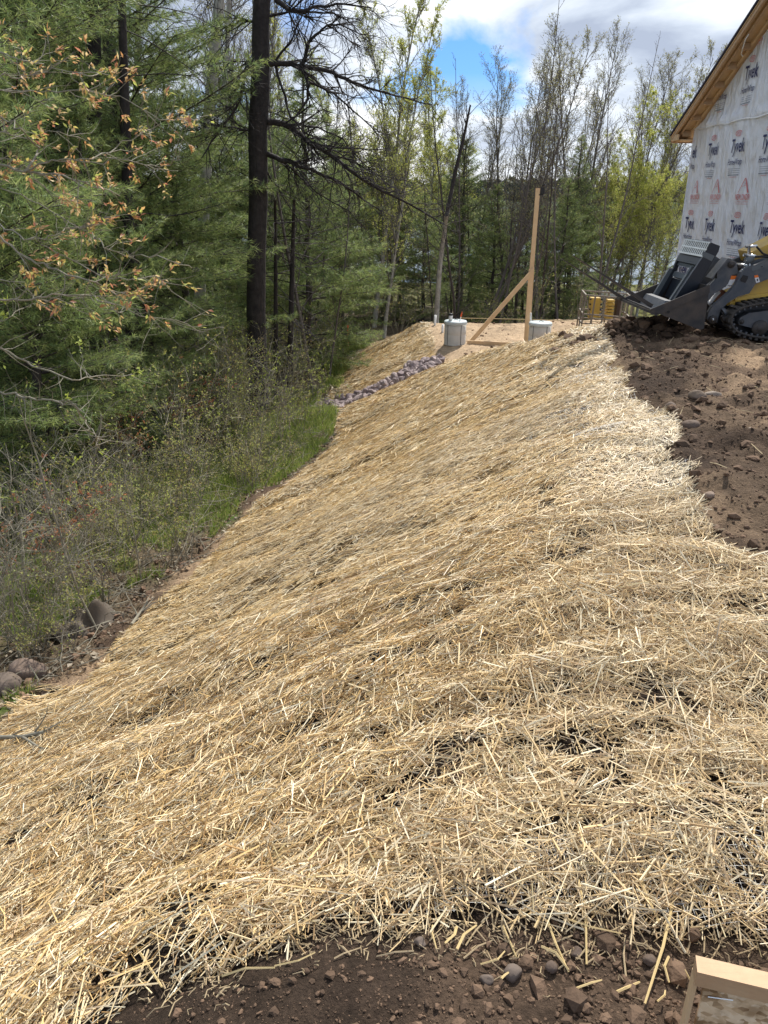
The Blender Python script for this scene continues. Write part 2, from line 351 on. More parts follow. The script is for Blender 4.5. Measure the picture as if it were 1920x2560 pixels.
def height(x, y):
    x = np.asarray(x, float); y = np.asarray(y, float)
    z = base_h(x, y); s = softmask(x, y)
    near = (1-sstep(24, 34, y))
    c = crease(x, y)
    zs = (c-.5)*.22+(fbm(x*1.3, y*1.3, 3, 3)-.5)*.10
    rut = sstep(1.8, 2.6, x)*sstep(3, 4, y)*(1-sstep(13, 16, y)); soil = (fbm(x*1.1, y*1.1, 5, 5)-.5)*.20+rut*((fbm(x*1.6, y*3.4, 9, 4)-.5)*.16+(1-np.abs(fbm(x*2.2, y*4.5, 10, 3)-.5)*4)*.035)+(np.abs(fbm(x*4, y*4, 8, 4)-.5)*2)**.8*.11*sstep(2.6, 5, y+x*0)+(fbm(x*9, y*9, 6, 3)-.5)*.05
    soil = soil+.12*np.exp(-((x-3.3)/.7)**2-((y-10.2)/.7)**2)*(fbm(x*5, y*5, 44, 3)*1.5)
    left = sstep(0, 1.0, np.interp(y, YT, XT)-x)
    soil = soil*(1-left*.3)
    return z+(zs*s+soil*(1-s)*np.where((x > 0) & (y > 18), .45, 1))*near+(1-near)*(fbm(x*.08, y*.08, 4, 4)-.5)*.9*(y < 75)
def hz(x, y): return float(height(np.array([x]), np.array([y]))[0])
def hitg(u, v):
    p = hit(u, v); p.z = hz(p.x, p.y); return p

def axis(core0, core1, step, far, grow=1.16):
    a = list(np.arange(core0, core1, step)); s = step; x = a[-1]
    while x < far: s *= grow; x += s; a.append(x)
    s = step; x = a[0]; b = []
    while x > -far: s *= grow; x -= s; b.append(x)
    return np.array(b[::-1]+a)
xs = axis(-4.6, 6.4, .05, 1500)
ys = []; y = -1.0
while y < 34: ys.append(y); y += max(.035, abs(y)*.0065)
st = .25
while y < 1500: ys.append(y); st *= 1.13; y += st
ys = np.array([-1500, -600, -200, -60, -20, -8, -4, -2.4, -1.6, -1.2]+ys)
X, Y = np.meshgrid(xs, ys)
Z = height(X, Y)
sm = strawmask(X, Y, .05)
c_soil = np.array((.125, .085, .058)); c_wet = np.array((.055, .038, .027)); c_tan = np.array((.37, .26, .165)); c_sand = np.array((.43, .315, .205)); c_grass = np.array((.09, .135, .028)); c_litter = np.array((.13, .10, .065)); c_field = np.array((.17, .17, .05)); c_straw = np.array((.34, .235, .11))
C = np.ones(X.shape+(3,))*c_soil
def mixc(C, c, f): return C*(1-f[..., None])+c*f[..., None]
nz = fbm(X*1.2, Y*1.2, 21, 5)
C = mixc(C, c_tan, sstep(.36, .56, nz)*sstep(1.8, 4.5, Y)*.85)
C = mixc(C, c_tan, sstep(3.2, 4.6, X)*.35*sstep(3, 6, Y))
C = mixc(C, c_wet, sstep(.5, .65, fbm(X*2.3+4, Y*2.3, 23, 4))*.8)
crest = np.exp(-((X-np.interp(Y, [3, 6, 10.6, 12], [2.3, 2.5, 3.2, 3.4]))/.55)**2)*(Y > 3)*(Y < 12)
C = mixc(C, c_wet, crest*.75)
C = mixc(C, c_sand, sstep(15.5, 17.5, Y)*(1-sstep(26, 30, Y)))
left = sstep(-.12, .12, np.interp(Y, YT, XT)-X+(fbm(X*3, Y*3, 93, 3)-.5)*.5)
g = sstep(.38, .50, fbm(X*.9, Y*.9, 33, 4))
C = mixc(C, c_litter, left*(Y < 40)); C = mixc(C, c_grass, left*g*(Y < 40))
C = mixc(C, c_litter*.7, sstep(24, 29, Y)); C = mixc(C, c_field, sstep(30, 40, Y)*sstep(6, 11, X)*.9); C = mixc(C, c_field*.7, sstep(50, 60, Y)*.8)
C = mixc(C, np.array((.04, .06, .03)), sstep(440, 480, Y))
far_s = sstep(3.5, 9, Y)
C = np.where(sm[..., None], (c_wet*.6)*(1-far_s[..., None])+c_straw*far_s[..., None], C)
mb = MB(); ny, nx = X.shape
idx = np.arange(ny*nx).reshape(ny, nx)
q = np.stack([idx[:-1, :-1], idx[:-1, 1:], idx[1:, 1:], idx[1:, :-1]], -1).reshape(-1, 4)
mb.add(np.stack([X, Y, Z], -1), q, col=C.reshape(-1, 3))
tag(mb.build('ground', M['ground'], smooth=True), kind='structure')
mb = MB(); wx = np.array([-900, 900, 900, -900.]); wy = np.array([74, 74, 540, 540.])
mb.add(np.stack([wx, wy, np.full(4, -7.6)], -1), [(0, 1, 2, 3)])
tag(mb.build('lake_water', M['water']), kind='structure')

# ------------------------------------------------------------------ straw blanket
def straw_pieces(mb, n, y0, y1, x0, x1, L0, W0, sides, lift, thin=.5, spread=None):
    yy = rng.uniform(y0, y1, n); xx = rng.uniform(x0, x1, n)
    s = strawmask(xx, yy, .07)
    c = crease(xx, yy); d = fbm(xx*3.0, yy*3.0, 55, 3); d2 = fbm(xx*9, yy*9, 57, 2)
    dens = np.clip(1-thin*sstep(.46, .28, c)*(.7+.6*sstep(4, 7, yy))-thin*sstep(.42, .30, d)*1.5-.3*sstep(.4, .25, d2), .16, 1)
    hole = sstep(.42, .32, fbm(xx*4.2+3, yy*4.2, 58, 3))*sstep(4.5, 3, yy)*sstep(-.6, .3, xx)   # loose, soil showing on the near right
    dens *= 1-.7*hole
    edge = ~strawmask(xx, yy-.10, .03) | ~strawmask(xx, yy+.10, .03)
    dens = np.where(edge, dens*.55, dens)
    k = s & (rng.random(n) < dens); xx, yy, c = xx[k], yy[k], c[k]; m = len(xx)
    e = .02
    z = height(xx, yy); gx = (height(xx+e, yy)-z)/e; gy = (height(xx, yy+e)-z)/e
    rr = sstep(5.0, 1.8, yy)*.9+sstep(-.9, .3, xx-np.interp(yy, YC, XC))*.7
    sig = .42+rr*.75; sig = np.where(rng.random(m) < .27, 1.5, sig)
    a = rng.normal(0, 1, m)*sig+.10+rng.choice([0, math.pi], m)*0+(xx*.04)
    # along the slope (x); on the near nose it fans out
    a = a-sstep(3.0, 1.2, yy)*.5*sstep(-1.5, .5, -xx)*-1
    nl = fbm(xx*1.5, yy*1.5, 60, 2)-.5; a += nl*1.4*(.3+rr)
    ln = L0*rng.uniform(.35, 1.25, m)**1.1; wd = W0*rng.uniform(.5, 1.35, m)
    dx = np.cos(a); dy = np.sin(a); dz = gx*dx+gy*dy+rng.normal(0, .13, m)*(.6+rr)
    D = np.stack([dx, dy, dz], -1); D /= np.linalg.norm(D, axis=1)[:, None]
    U = np.stack([-gx, -gy, np.ones(m)], -1)+rng.normal(0, .35, (m, 3)); U -= (U*D).sum(1)[:, None]*D; U /= np.linalg.norm(U, axis=1)[:, None]
    S = np.cross(D, U)
    h = rng.random(m)**1.6*lift+W0*.5+np.abs(dz-gx*dx-gy*dy)*ln*.35
    Pm = np.stack([xx, yy, z+h], -1); A = Pm-D*(ln/2)[:, None]; B = Pm+D*(ln/2)[:, None]
    # colour: gold, pale, brown, grey, a little green
    t = rng.random(m); base = np.array([(.72, .51, .23), (.84, .68, .41), (.42, .26, .11), (.92, .83, .60), (.48, .38, .17), (.56, .44, .29)])
    ci = np.searchsorted(np.cumsum([.34, .27, .17, .12, .02, .08]), t); ci = np.clip(ci, 0, 5); col = base[ci]*rng.uniform(.75, 1.15, (m, 1))
    bl = (sstep(-.6, .6, xx-np.interp(yy, YC, XC))*(.45+.55*sstep(3, 5.5, yy)))[:, None]   # brighter sunlight on the flatter top, painted into the straw colour
    col = col*(1-bl*.5)+np.array((.86, .79, .62))*bl*.5
    grey = (sstep(.52, .62, fbm(xx*.8, yy*1.6, 66, 3))*.25*sstep(3, 7, yy))[:, None]; col = col*(1-grey)+np.array((.42, .36, .27))*grey
    w2 = (wd/2)[:, None]
    if sides == 3:
        v = np.stack([A-S*w2, A+U*w2*1.3, A+S*w2, B-S*w2, B+U*w2*1.3, B+S*w2], 1)
        i = np.arange(m)[:, None]*6
        q = np.concatenate([i+np.array([[0, 3, 4, 1]]), i+np.array([[1, 4, 5, 2]])])
        mb.add(v.reshape(-1, 3), q, col=np.repeat(col, 6, 0))
    else:
        v = np.stack([A-S*w2, A+S*w2, B+S*w2, B-S*w2], 1); i = np.arange(m)[:, None]*4
        mb.add(v.reshape(-1, 3), i+np.array([[0, 1, 2, 3]]), col=np.repeat(col, 4, 0))
    return m
sb = MB(); cnt = 0
cnt += straw_pieces(sb, 135000, .6, 2.6, -3.5, 2.3, .092, .0031, 3, .035, .45)
cnt += straw_pieces(sb, 150000, 2.6, 4.6, -3.3, 2.5, .095, .0036, 3, .035, .45)
cnt += straw_pieces(sb, 190000, 4.6, 8.5, -2.7, 2.7, .10, .0046, 4, .04, .6)
cnt += straw_pieces(sb, 130000, 8.5, 14, -2.4, 3.3, .125, .0068, 4, .05, .62)
cnt += straw_pieces(sb, 80000, 14, 27, -1.8, 3.1, .18, .011, 4, .055, .4)
cnt += straw_pieces(sb, 22000, .6, 2.6, -3.5, 2.3, .15, .0046, 3, .045, .5)
cnt += straw_pieces(sb, 14000, 2.6, 4.6, -3.3, 2.5, .15, .0052, 3, .045, .5)
print('straws', cnt)
# long loose stalks at the near edge
def stalk(mb, a, b, w_, col):
    a = Vector(a); b = Vector(b); m = (a+b)/2+Vector((rnd.uniform(-.01, .01), rnd.uniform(-.01, .01), .006)); mb.tube([a, m, b], [w_, w_, w_*.7], 4, col)
for (u1, v1, u2, v2) in [(1675, 2290, 1610, 2520), (1440, 2240, 1465, 2420), (1365, 2330, 1420, 2440), (1255, 2345, 1290, 2400), (1140, 2410, 1190, 2330), (1540, 2490, 1600, 2450), (1430, 2500, 1500, 2475), (1350, 2390, 1420, 2435), (1250, 2480, 1280, 2440), (1670, 2400, 1672, 2460), (1690, 2415, 1725, 2450), (1200, 2430, 1260, 2400), (1640, 2520, 1660, 2490), (1080, 2350, 1090, 2410), (1140, 2340, 1110, 2400), (560, 2480, 690, 2470), (690, 2470, 790, 2430), (310, 2360, 410, 2500), (1410, 2330, 1550, 2350), (1575, 2200, 1640, 2340), (1100, 2020, 1250, 2000), (1150, 2085, 1500, 2075), (900, 1880, 1240, 1800)]:
    a = hitg(u1, v1); b = hitg(u2, v2); a.z += rnd.uniform(.008, .03); b.z += rnd.uniform(.008, .03); stalk(sb, a, b, rnd.uniform(.0022, .0036), (.74, .57, .28))
for i in range(700):
    u = rnd.uniform(300, 1920); v = 2330+abs(rnd.gauss(0, 55)) + (120 if u < 600 else 0)
    if v > 2600: continue
    a = hitg(u, v); an = rnd.uniform(0, math.pi); l = rnd.uniform(.006, .03) if i > 110 else rnd.uniform(.03, .10); b = a+Vector((math.cos(an)*l, math.sin(an)*l, 0)); b.z = hz(b.x, b.y)+.006; a.z += .006
    stalk(sb, a, b, rnd.uniform(.0008, .0016) if i > 110 else rnd.uniform(.0012, .0022), (.55, .43, .26))
for i in range(160):                                              # stalks strewn on the dirt terrace
    x = rnd.uniform(2.0, 5.5); y = rnd.uniform(3.5, 11)
    an = rnd.uniform(0, math.pi); l = rnd.uniform(.05, .2); z0 = hz(x, y)
    stalk(sb, (x, y, z0+.012), (x+math.cos(an)*l, y+math.sin(an)*l, hz(x+math.cos(an)*l, y+math.sin(an)*l)+.015), rnd.uniform(.002, .0035), (.62, .5, .3))
o = sb.build('straw_blanket', M['straw'])
tag(o, 'golden loose straw erosion blanket covering the whole embankment', 'straw blanket', kind='stuff')

# netting: fine white mesh that shows where straw is thin
nb_ = MB()
def net(x0, x1, y0, y1, sp, r, wav=.01):
    for ax in (0, 1):
        a0, a1, b0, b1 = (x0, x1, y0, y1) if ax == 0 else (y0, y1, x0, x1)
        k = int((a1-a0)/sp)
        for i in range(k):
            a = a0+i*sp; t = np.arange(b0, b1, .04)
            wv = (fbm(np.full(t.shape, a*.8), t*1.5, 81+ax, 2)-.5)*.22
            xx, yy = (np.full(t.shape, a)+wv, t) if ax == 0 else (t, np.full(t.shape, a)+wv)
            mk = strawmask(xx, yy-.03, .02)
            zz = height(xx, yy)+.012+.015*fbm(xx*6, yy*6, 82, 2)
            st_ = np.where(mk[:-1] & mk[1:])[0]
            if len(st_) == 0: continue
            P = np.stack([xx, yy, zz], -1); off = np.array((r, 0, 0)) if ax == 0 else np.array((0, r, 0)); off = off+np.array((0, 0, r*.5))
            V = np.stack([P[st_]-off, P[st_]+off, P[st_+1]+off, P[st_+1]-off], 1)
            nb_.add(V.reshape(-1, 3), np.arange(len(st_))[:, None]*4+np.array([[0, 1, 2, 3]]), col=(1, 1, 1))
net(.15, 1.3, 1.12, 1.62, .02, .00035)
net(1.3, 2.4, 4.4, 7.6, .035, .0007)
net(1.9, 3.0, 7.6, 10.4, .045, .001)
tag(nb_.build('netting', M['net']), 'fine white plastic netting stretched over the straw', 'netting', kind='stuff')

# ------------------------------------------------------------------ clods, stones
ICO = None
def ico():
    p = (1+5**.5)/2
    v = np.array([(-1, p, 0), (1, p, 0), (-1, -p, 0), (1, -p, 0), (0, -1, p), (0, 1, p), (0, -1, -p), (0, 1, -p), (p, 0, -1), (p, 0, 1), (-p, 0, -1), (-p, 0, 1)]); v /= np.linalg.norm(v[0])
    f = [(0, 11, 5), (0, 5, 1), (0, 1, 7), (0, 7, 10), (0, 10, 11), (1, 5, 9), (5, 11, 4), (11, 10, 2), (10, 7, 6), (7, 1, 8), (3, 9, 4), (3, 4, 2), (3, 2, 6), (3, 6, 8), (3, 8, 9), (4, 9, 5), (2, 4, 11), (6, 2, 10), (8, 6, 7), (9, 8, 1)]
    return v, np.array(f)
IV, IF = ico()
def clods(mb, P, r, col, sq=.75):
    n = len(P); V = IV[None]*(1+rng.normal(0, .22, (n, 12, 1)))*r[:, None, None]*np.stack([rng.uniform(.8, 1.4, n), rng.uniform(.7, 1.2, n), np.full(n, sq)], -1)[:, None]
    a = rng.uniform(0, 6.28, n); ca, sa = np.cos(a)[:, None], np.sin(a)[:, None]
    V = np.stack([V[..., 0]*ca-V[..., 1]*sa, V[..., 0]*sa+V[..., 1]*ca, V[..., 2]], -1)+P[:, None]
    mb.add(V.reshape(-1, 3), tris=(np.arange(n)[:, None, None]*12+IF[None]).reshape(-1, 3), col=np.repeat(col, 12, 0))
def sub_ico(seed, rough=.12, n=1):
    "a lumpy stone: subdivided icosphere, noise displaced"
    v = [tuple(a) for a in IV]; f = [tuple(a) for a in IF]
    for _ in range(n):
        cache = {}; nf = []
        def mid(a, b):
            k = (min(a, b), max(a, b))
            if k not in cache:
                m = np.array(v[a])+np.array(v[b]); m /= np.linalg.norm(m); v.append(tuple(m)); cache[k] = len(v)-1
            return cache[k]
        for a, b, c in f:
            ab, bc, ca = mid(a, b), mid(b, c), mid(c, a); nf += [(a, ab, ca), (b, bc, ab), (c, ca, bc), (ab, bc, ca)]
        f = nf
    V = np.array(v); r_ = np.random.default_rng(seed)
    for k in range(6):
        d = r_.normal(0, 1, 3); d /= np.linalg.norm(d); V = V-np.clip((V@d)-r_.uniform(.55, .85), 0, 1)[:, None]*d*.9
    V = V*(1+r_.normal(0, rough*.3, (len(V), 1)))
    return V, np.array(f)
cm = MB()
def soilcol(n): return np.array((.115, .074, .048))*rng.uniform(.6, 1.5, (n, 1))
# dirt terrace
n = 22000; x = rng.uniform(1.7, 7, n); y = 2.6+rng.random(n)*9.2; s = strawmask(x, y, .02)
wgt = np.exp(-((x-np.interp(y, [3, 6, 10.6, 12], [2.4, 2.6, 3.2, 3.4]))/.8)**2)+.12+.5*sstep(.5, .62, fbm(x*2.3+4, y*2.3, 23, 4))
k = ~s & (rng.random(n) < wgt); x, y = x[k], y[k]
r = rng.pareto(2.2, len(x))*.005+.005; r = np.clip(r, .005, .05)
tan = sstep(.4, .62, fbm(x*1.2, y*1.2, 21, 5))[:, None]
clods(cm, np.stack([x, y, height(x, y)+r*.25], -1), r, soilcol(len(x))*(1-tan*.5)+np.array((.2, .13, .085))*tan*.5)
# near foot strip
n = 26000; x = rng.uniform(-1.3, 1.5, n); y = rng.uniform(.6, 1.75, n); s = strawmask(x, y+.03, .02); k = ~s; x, y = x[k], y[k]
r = np.clip(rng.pareto(2.1, len(x))*.0018+.0016, .0015, .02); r *= .6+.8*sstep(-.2, .6, x)
clods(cm, np.stack([x, y, height(x, y)+r*.3], -1), r, soilcol(len(x))*1.1)
# clods on / through the thin straw
n = 500; x = rng.uniform(.2, 2.2, n); y = rng.uniform(1.3, 5.0, n); r = np.clip(rng.pareto(2.0, n)*.004+.006, 0, .03)
clods(cm, np.stack([x, y, height(x, y)+r*.4], -1), r, soilcol(n))
# heap at the terrace end and the toe of the slope
n = 900; x = rng.normal(3.45, .45, n); y = rng.normal(10.5, .35, n); r = np.clip(rng.pareto(2, n)*.014+.014, 0, .085)
clods(cm, np.stack([x, y, height(x, y)+r*.5], -1), r, soilcol(n))
n = 1500; y = rng.uniform(3.5, 18, n); x = np.interp(y, YT, XT)-np.abs(rng.normal(0, .16, n)); r = np.clip(rng.pareto(2, n)*.008+.006, 0, .045)
clods(cm, np.stack([x, y, height(x, y)+r*.3], -1), r, soilcol(n)*1.5)
n = 900; x = rng.uniform(1.2, 9, n); y = rng.uniform(18, 24.5, n); r = np.clip(rng.pareto(2.2, n)*.01+.008, 0, .05)
clods(cm, np.stack([x, y, height(x, y)+r*.2], -1), r, np.array((.30, .19, .12))*rng.uniform(.5, 1.1, (n, 1)))
tag(cm.build('soil_clods', M['soilclod'], smooth=False), 'crumbled dark brown soil clods scattered over the bare ground', 'soil', kind='stuff')

def stone_thing(name, u, v, size, col, label, cat, seed, sink=.35, p=None, rz=0):
    p = p or hitg(u, v); V, Fc = sub_ico(seed, .12, 2); V = V*np.array(size)/2
    m_ = MB(); m_.add(V, tris=Fc, col=col); o = m_.build(name, M['stone'], smooth=True); o.location = (p.x, p.y, p.z+size[2]*(.5-sink)); o.rotation_euler = (0, 0, rz)
    return tag(o, label, cat)
stone_thing('boulder', 72, 1705, (.30, .24, .25), (.16, .115, .085), 'rounded tan brown boulder lying at the foot of the straw slope, far left', 'boulder', 3)
stone_thing('boulder', 8, 1725, (.3, .25, .20), (.13, .10, .075), 'lower brown boulder cut by the left edge beside the rounded tan one', 'boulder', 4, p=PZ(5, 1722, -1.87))
for i, (u, v, s_, c_, lb) in enumerate([
    (1722, 1086, (.17, .12, .10), (.12, .083, .058), 'oblong brown stone on the dirt just beyond the ragged straw edge'),
    (1672, 1045, (.09, .09, .08), (.15, .11, .08), 'small dark round stone touching the straw edge on the dirt terrace'),
    (1738, 1020, (.16, .12, .10), (.17, .125, .085), 'smooth tan stone half buried in dark clods mid terrace'),
    (1780, 1000, (.18, .10, .06), (.24, .20, .16), 'flat pale grey stone with one light edge on the terrace'),
    (1872, 1115, (.10, .09, .09), (.21, .17, .13), 'round greyish stone standing alone in the sandy right part of the terrace'),
    (1772, 1255, (.07, .06, .05), (.26, .19, .14), 'small light brown stone in the hollow beside the straw edge')]):
    stone_thing('stone', u, v, s_, c_, lb, 'stone', 20+i)
for i, (u, v, s_, lb) in enumerate([(1050, 2390, .032, 'grey angular pebble at the front edge of the straw, left of centre'), (1280, 2448, .05, 'pale grey pebble on the dark soil with a straw leaning on it'), (1215, 2462, .034, 'light grey pebble left of the pale one on the dark soil'), (1375, 2428, .034, 'round dark brown pebble on the foreground soil'), (1440, 2395, .034, 'brown angular pebble just under the straw fringe'), (1622, 2408, .034, 'round brown pebble nearest the long leaning stalk')]):
    stone_thing('pebble', u, v, (s_, s_*.85, s_*.8), (.13, .10, .078) if i < 3 else (.09, .062, .043), lb, 'pebble', 40+i, sink=.3)

# rock channel: every stone a part
rc = empty('rock_channel', (0, 0, 0)); tag(rc, 'band of broken purple grey stones running down a channel in the straw', 'rock channel')
stones = []
for sdd in range(8):
    V, Fc = sub_ico(100+sdd, .15, 1); m_ = MB(); m_.add(V*np.array((.5, .42, .30)), tris=Fc, col=np.array([(.30, .24, .235), (.44, .36, .35), (.22, .175, .18), (.38, .31, .30)][sdd % 4])); stones.append(m_.mesh('stone', M['stone']))
d_ = CH_B-CH_A; nrm = np.array((-d_[1], d_[0]))/np.hypot(*d_)
for i in range(295):
    t = rnd.random(); a = rnd.gauss(0, .27); a = max(-.52, min(.52, a)); p = CH_A+d_*t+nrm*a*(.75+.4*math.sin(t*9))
    o = bpy.data.objects.new('stone', stones[rnd.randrange(8)]); COL.objects.link(o); o.parent = rc
    s_ = rnd.uniform(.17, .34); z = float(base_h(np.array(p[0]), np.array(p[1])))
    o.location = (p[0], p[1], z+.08+rnd.random()*.14*(1-abs(a)/.45)); o.rotation_euler = (rnd.uniform(0, 6.3), rnd.uniform(0, 6.3), rnd.uniform(0, 6.3)); o.scale = (s_, s_*rnd.uniform(.7, 1.1), s_*rnd.uniform(.7, 1.1))

# ------------------------------------------------------------------ septic pad: risers, pipes, post, string
def riser(u, v, zt, with_pipe, label, y=None):
    p = PZ(u, v, -1.8); r = .275; h = .58
    e = empty('septic_riser', (p.x, p.y+r, -1.84)); tag(e, label, 'septic riser', 'concrete septic risers on the sand pad')
    b = MB(); b.lathe((0, 0, 0), [(r*1.02, 0), (r*1.02, .02), (r, .04), (r, h*.45), (r-.002, h*.46), (r, h*.47), (r, h)], 40); b.build('concrete_ring', M['concrete'], e, True)
    for a_ in (-2.4, -1.1):
        s2 = MB(); s2.box((math.cos(a_)*r*1.004, math.sin(a_)*r*1.004, h*.5), (.012, .012, h*.94), Matrix.Rotation(a_, 3, 'Z')); s2.build('joint', M['grey_paint'], e)
    l = MB(); l.lathe((0, 0, h), [(r*1.06, -.05), (r*1.06, .0), (r*1.0, .022), (r*.5, .035), (r*.2, .036)], 40); ld = l.build('lid', M['lid'], e, True)
    hd = MB(); hd.tube([(-.05, -.02, h+.035), (0, -.02, h+.06), (.07, -.04, h+.036)], .007, 5); hd.build('handle', M['black'], ld)
    hb = MB(); hb.tube([(math.cos(a)*r*1.065, math.sin(a)*r*1.065, h-.05+.004*math.sin(a*5)) for a in np.linspace(0, 6.283, 33)], .006, 4); hb.build('band', M['lid'], e)
    return e, p, h
e, p, h = riser(1139, 862, 0, True, 'left concrete septic riser with a capped white pipe and orange tipped stake on its lid')
v_ = empty('vent_pipe', (p.x-.135, p.y+.2, -1.84+h+.03)); tag(v_, 'short white pipe with black cap standing on the left riser lid', 'pipe')
b = MB(); b.lathe((0, 0, 0), [(.048, 0), (.048, .15)], 16); b.build('pipe_body', M['pvc'], v_, True)
b = MB(); b.lathe((0, 0, .13), [(.055, 0), (.055, .045), (.05, .05)], 16); b.build('cap', M['black'], v_, True)
v_ = empty('marker_stake', (p.x+.10, p.y+.2, -1.84+h+.03)); tag(v_, 'thin stake with bright orange tip standing on the riser lid', 'stake')
b = MB(); b.tube([(0, 0, 0), (.02, 0, .1)], .014, 6); b.build('stake', M['pvc'], v_)
b = MB(); b.tube([(.02, 0, .1), (.03, 0, .14), (.045, 0, .22)], [.02, .022, .008], 6); b.build('orange_flag', M['orange'], v_)
e, p, h = riser(1352, 866, 0, False, 'right concrete septic riser half hidden by the straw crest beside the wooden post')
for u, v, hh, lb in [(1087, 814, .30, 'taller white pipe standing left of the concrete riser'), (1106, 831, .22, 'shorter white pipe between the tall pipe and the concrete riser')]:
    p = PZ(u, v, -1.8); b = MB(); b.lathe((0, 0, -.2), [(.034, 0), (.034, .2+hh), (.028, .2+hh), (.028, .15+hh)], 14); o = b.build('standpipe', M['pvc'], smooth=True); o.location = (p.x, p.y, -1.8); o.rotation_euler = (0, R(2), 0); tag(o, lb, 'pipe')
# post with brace
yp = 20.2
pb = PY(1314, 860, yp); pt = PY(1345, 470, yp); pj = PY(1331, 672, yp)
e = empty('power_post', (pb.x, yp, -1.85)); tag(e, 'tall pale lumber post with diagonal brace, small black box at its top', 'post')
def L_(q): return Vector(q)-e.location
mid_ = PY(1324, 760, yp)
b = MB(); b.bar(L_(PY(1327, 700, yp)), L_(pt), .105, .04, (0, 1, 0)); b.build('upper_board', M['lumber'], e)
b = MB(); b.bar(L_(PY(1311, 900, yp))-Vector((0, .05, 0)), L_(PY(1327, 672, yp))-Vector((0, .05, 0)), .115, .04, (0, 1, 0)); b.build('lower_board', M['lumber'], e)
b = MB(); b.bar(L_(PY(1318, 900, yp)), L_(PY(1333, 668, yp)), .04, .10, (0, 1, 0)); b.build('side_board', M['lumber'], e)
b = MB(); b.bar(L_(PY(1172, 857, yp))-Vector((0, .1, 0)), L_(PY(1327, 680, yp))-Vector((0, .1, 0)), .105, .04, (0, 1, 0)); b.build('diagonal_brace', M['lumber'], e)
b = MB(); b.bar(L_(PZ(1168, 856, -1.77)), L_(PZ(1300, 862, -1.77)), .04, .10, (0, 0, 1)); b.build('ground_board', M['lumber'], e)
bx = PY(1356, 477, yp)
b = MB(); b.box(L_(bx), (.09, .09, .15)); b.box(L_(bx)+Vector((-.03, 0, -.09)), (.10, .05, .03)); b.tube([L_(bx)+Vector((0, 0, .07)), L_(bx)+Vector((.0, 0, .12)), L_(bx)+Vector((.05, -.02, .14))], .022, 6); b.build('outlet_box', M['black'], e)
b = MB(); b.tube([PY(1324, 900, yp-.2), PY(1327, 782, yp-.2)], .022, 10); tag(b.build('conduit', M['pvc']), 'slim white conduit rising beside the foot of the lumber post', 'conduit')
b = MB(); pts = [PY(u, v, yy) for u, v, yy in [(1150, 795, 23.6), (1250, 797, 23.5), (1340, 799, 23.3), (1450, 803, 23), (1700, 808, 22.5)]]; b.tube(pts, .010, 4)
tag(b.build('string_line', M['yarn']), 'thin taut string line along the far edge of the sand pad', 'string')
for u, v, yy in [(1152, 800, 23.6), (1455, 806, 23.0)]:
    b = MB(); q_ = PY(u, v, yy); b.bar(q_+Vector((0, 0, -.6)), q_+Vector((0, 0, .12)), .03, .03); o = b.build('string_stake', M['lumber']); tag(o, 'small wooden stake holding the string at the %s end' % ('left' if u < 1300 else 'right'), 'stake')

# ------------------------------------------------------------------ house
WX = 5.75; YF, YN, BASE = 15.95, 9.8, -1.45
tip = PX(1686, 338, WX-.33); EAVE = 2.83; apex_y = (YF+YN)/2; PITCHH = .51
def roofz(y): return EAVE+.02+PITCHH*((YF-y) if y > apex_y else (y-YN))
def wallx(y, z):
    s = 3.1+0*z
    fold = (fbm(y*1.4+z*.9, z*.45, 71, 3)-.5)*.13+(np.abs(fbm(y*2.2+z*1.1, z*.7, 73, 3)-.5))*.09
    seam = np.exp(-((z-2.90)/.09)**2)*np.abs(np.sin(y*3.1+np.sin(y*1.7)*2))**2*.05+np.exp(-((z-.05)/.08)**2)*np.abs(np.sin(y*2.3+1))*.03
    return WX-fold-seam-(fbm(y*5, z*2.5, 72, 3)-.5)*.018
house = empty('house', (WX, YF, BASE)); tag(house, 'unfinished gabled house covered in printed white house wrap with open rake eave', 'house')
def HL(v): return np.asarray(v, float)-np.array((WX, YF, BASE))
ny_, nz_ = 190, 170
yy, vv = np.meshgrid(np.linspace(YN, YF, ny_), np.linspace(0, 1, nz_)); top = np.where(yy > apex_y, EAVE+PITCHH*(YF-yy), EAVE+PITCHH*(yy-YN)); zz = BASE+vv*(top-BASE)
b = MB(); b.add(HL(np.stack([wallx(yy, zz), yy, zz], -1).reshape(-1, 3)), [(i*ny_+j, i*ny_+j+1, (i+1)*ny_+j+1, (i+1)*ny_+j) for i in range(nz_-1) for j in range(ny_-1)])
b.build('wrapped_gable_wall', M['wrap'], house, True)
b = MB(); b.box(HL(((WX+12.5)/2, YF-.05, (BASE+EAVE)/2)), (12.5-WX-.1, .1, EAVE-BASE)); b.build('wrapped_back_wall', M['wrap'], house)
b = MB(); b.box(HL(((WX+12.5)/2, YN+.05, (BASE+EAVE)/2)), (12.5-WX-.1, .1, EAVE-BASE)); b.build('wrapped_near_wall', M['wrap'], house)
# corner return of the wrap and the loose flap at the bottom
b = MB(); b.prism([(0, 0), (0, 0)] if 0 else [(HL((WX-.01, 0, 0))[0], 0), (HL((WX+.12, 0, 0))[0], 0), (HL((WX+.12, 0, 0))[0], EAVE-BASE), (HL((WX-.03, 0, 0))[0], EAVE-BASE)], -.012, .012); b.build('corner_fold', M['wrap'], house)
b = MB(); ys_ = np.linspace(YN+.05, YF-.02, 60); P = []
for k_ in range(60):
    x_ = float(wallx(np.array(ys_[k_]), np.array(2.83)))-.012; wv = .012*math.sin(ys_[k_]*6); P += [(x_, ys_[k_], 2.862+wv), (x_-.008, ys_[k_], 2.842+wv)]
b.add(HL(P), [(2*i, 2*i+1, 2*i+3, 2*i+2) for i in range(59)]); b.build('wrap_seam', M['pvc'], house, True)
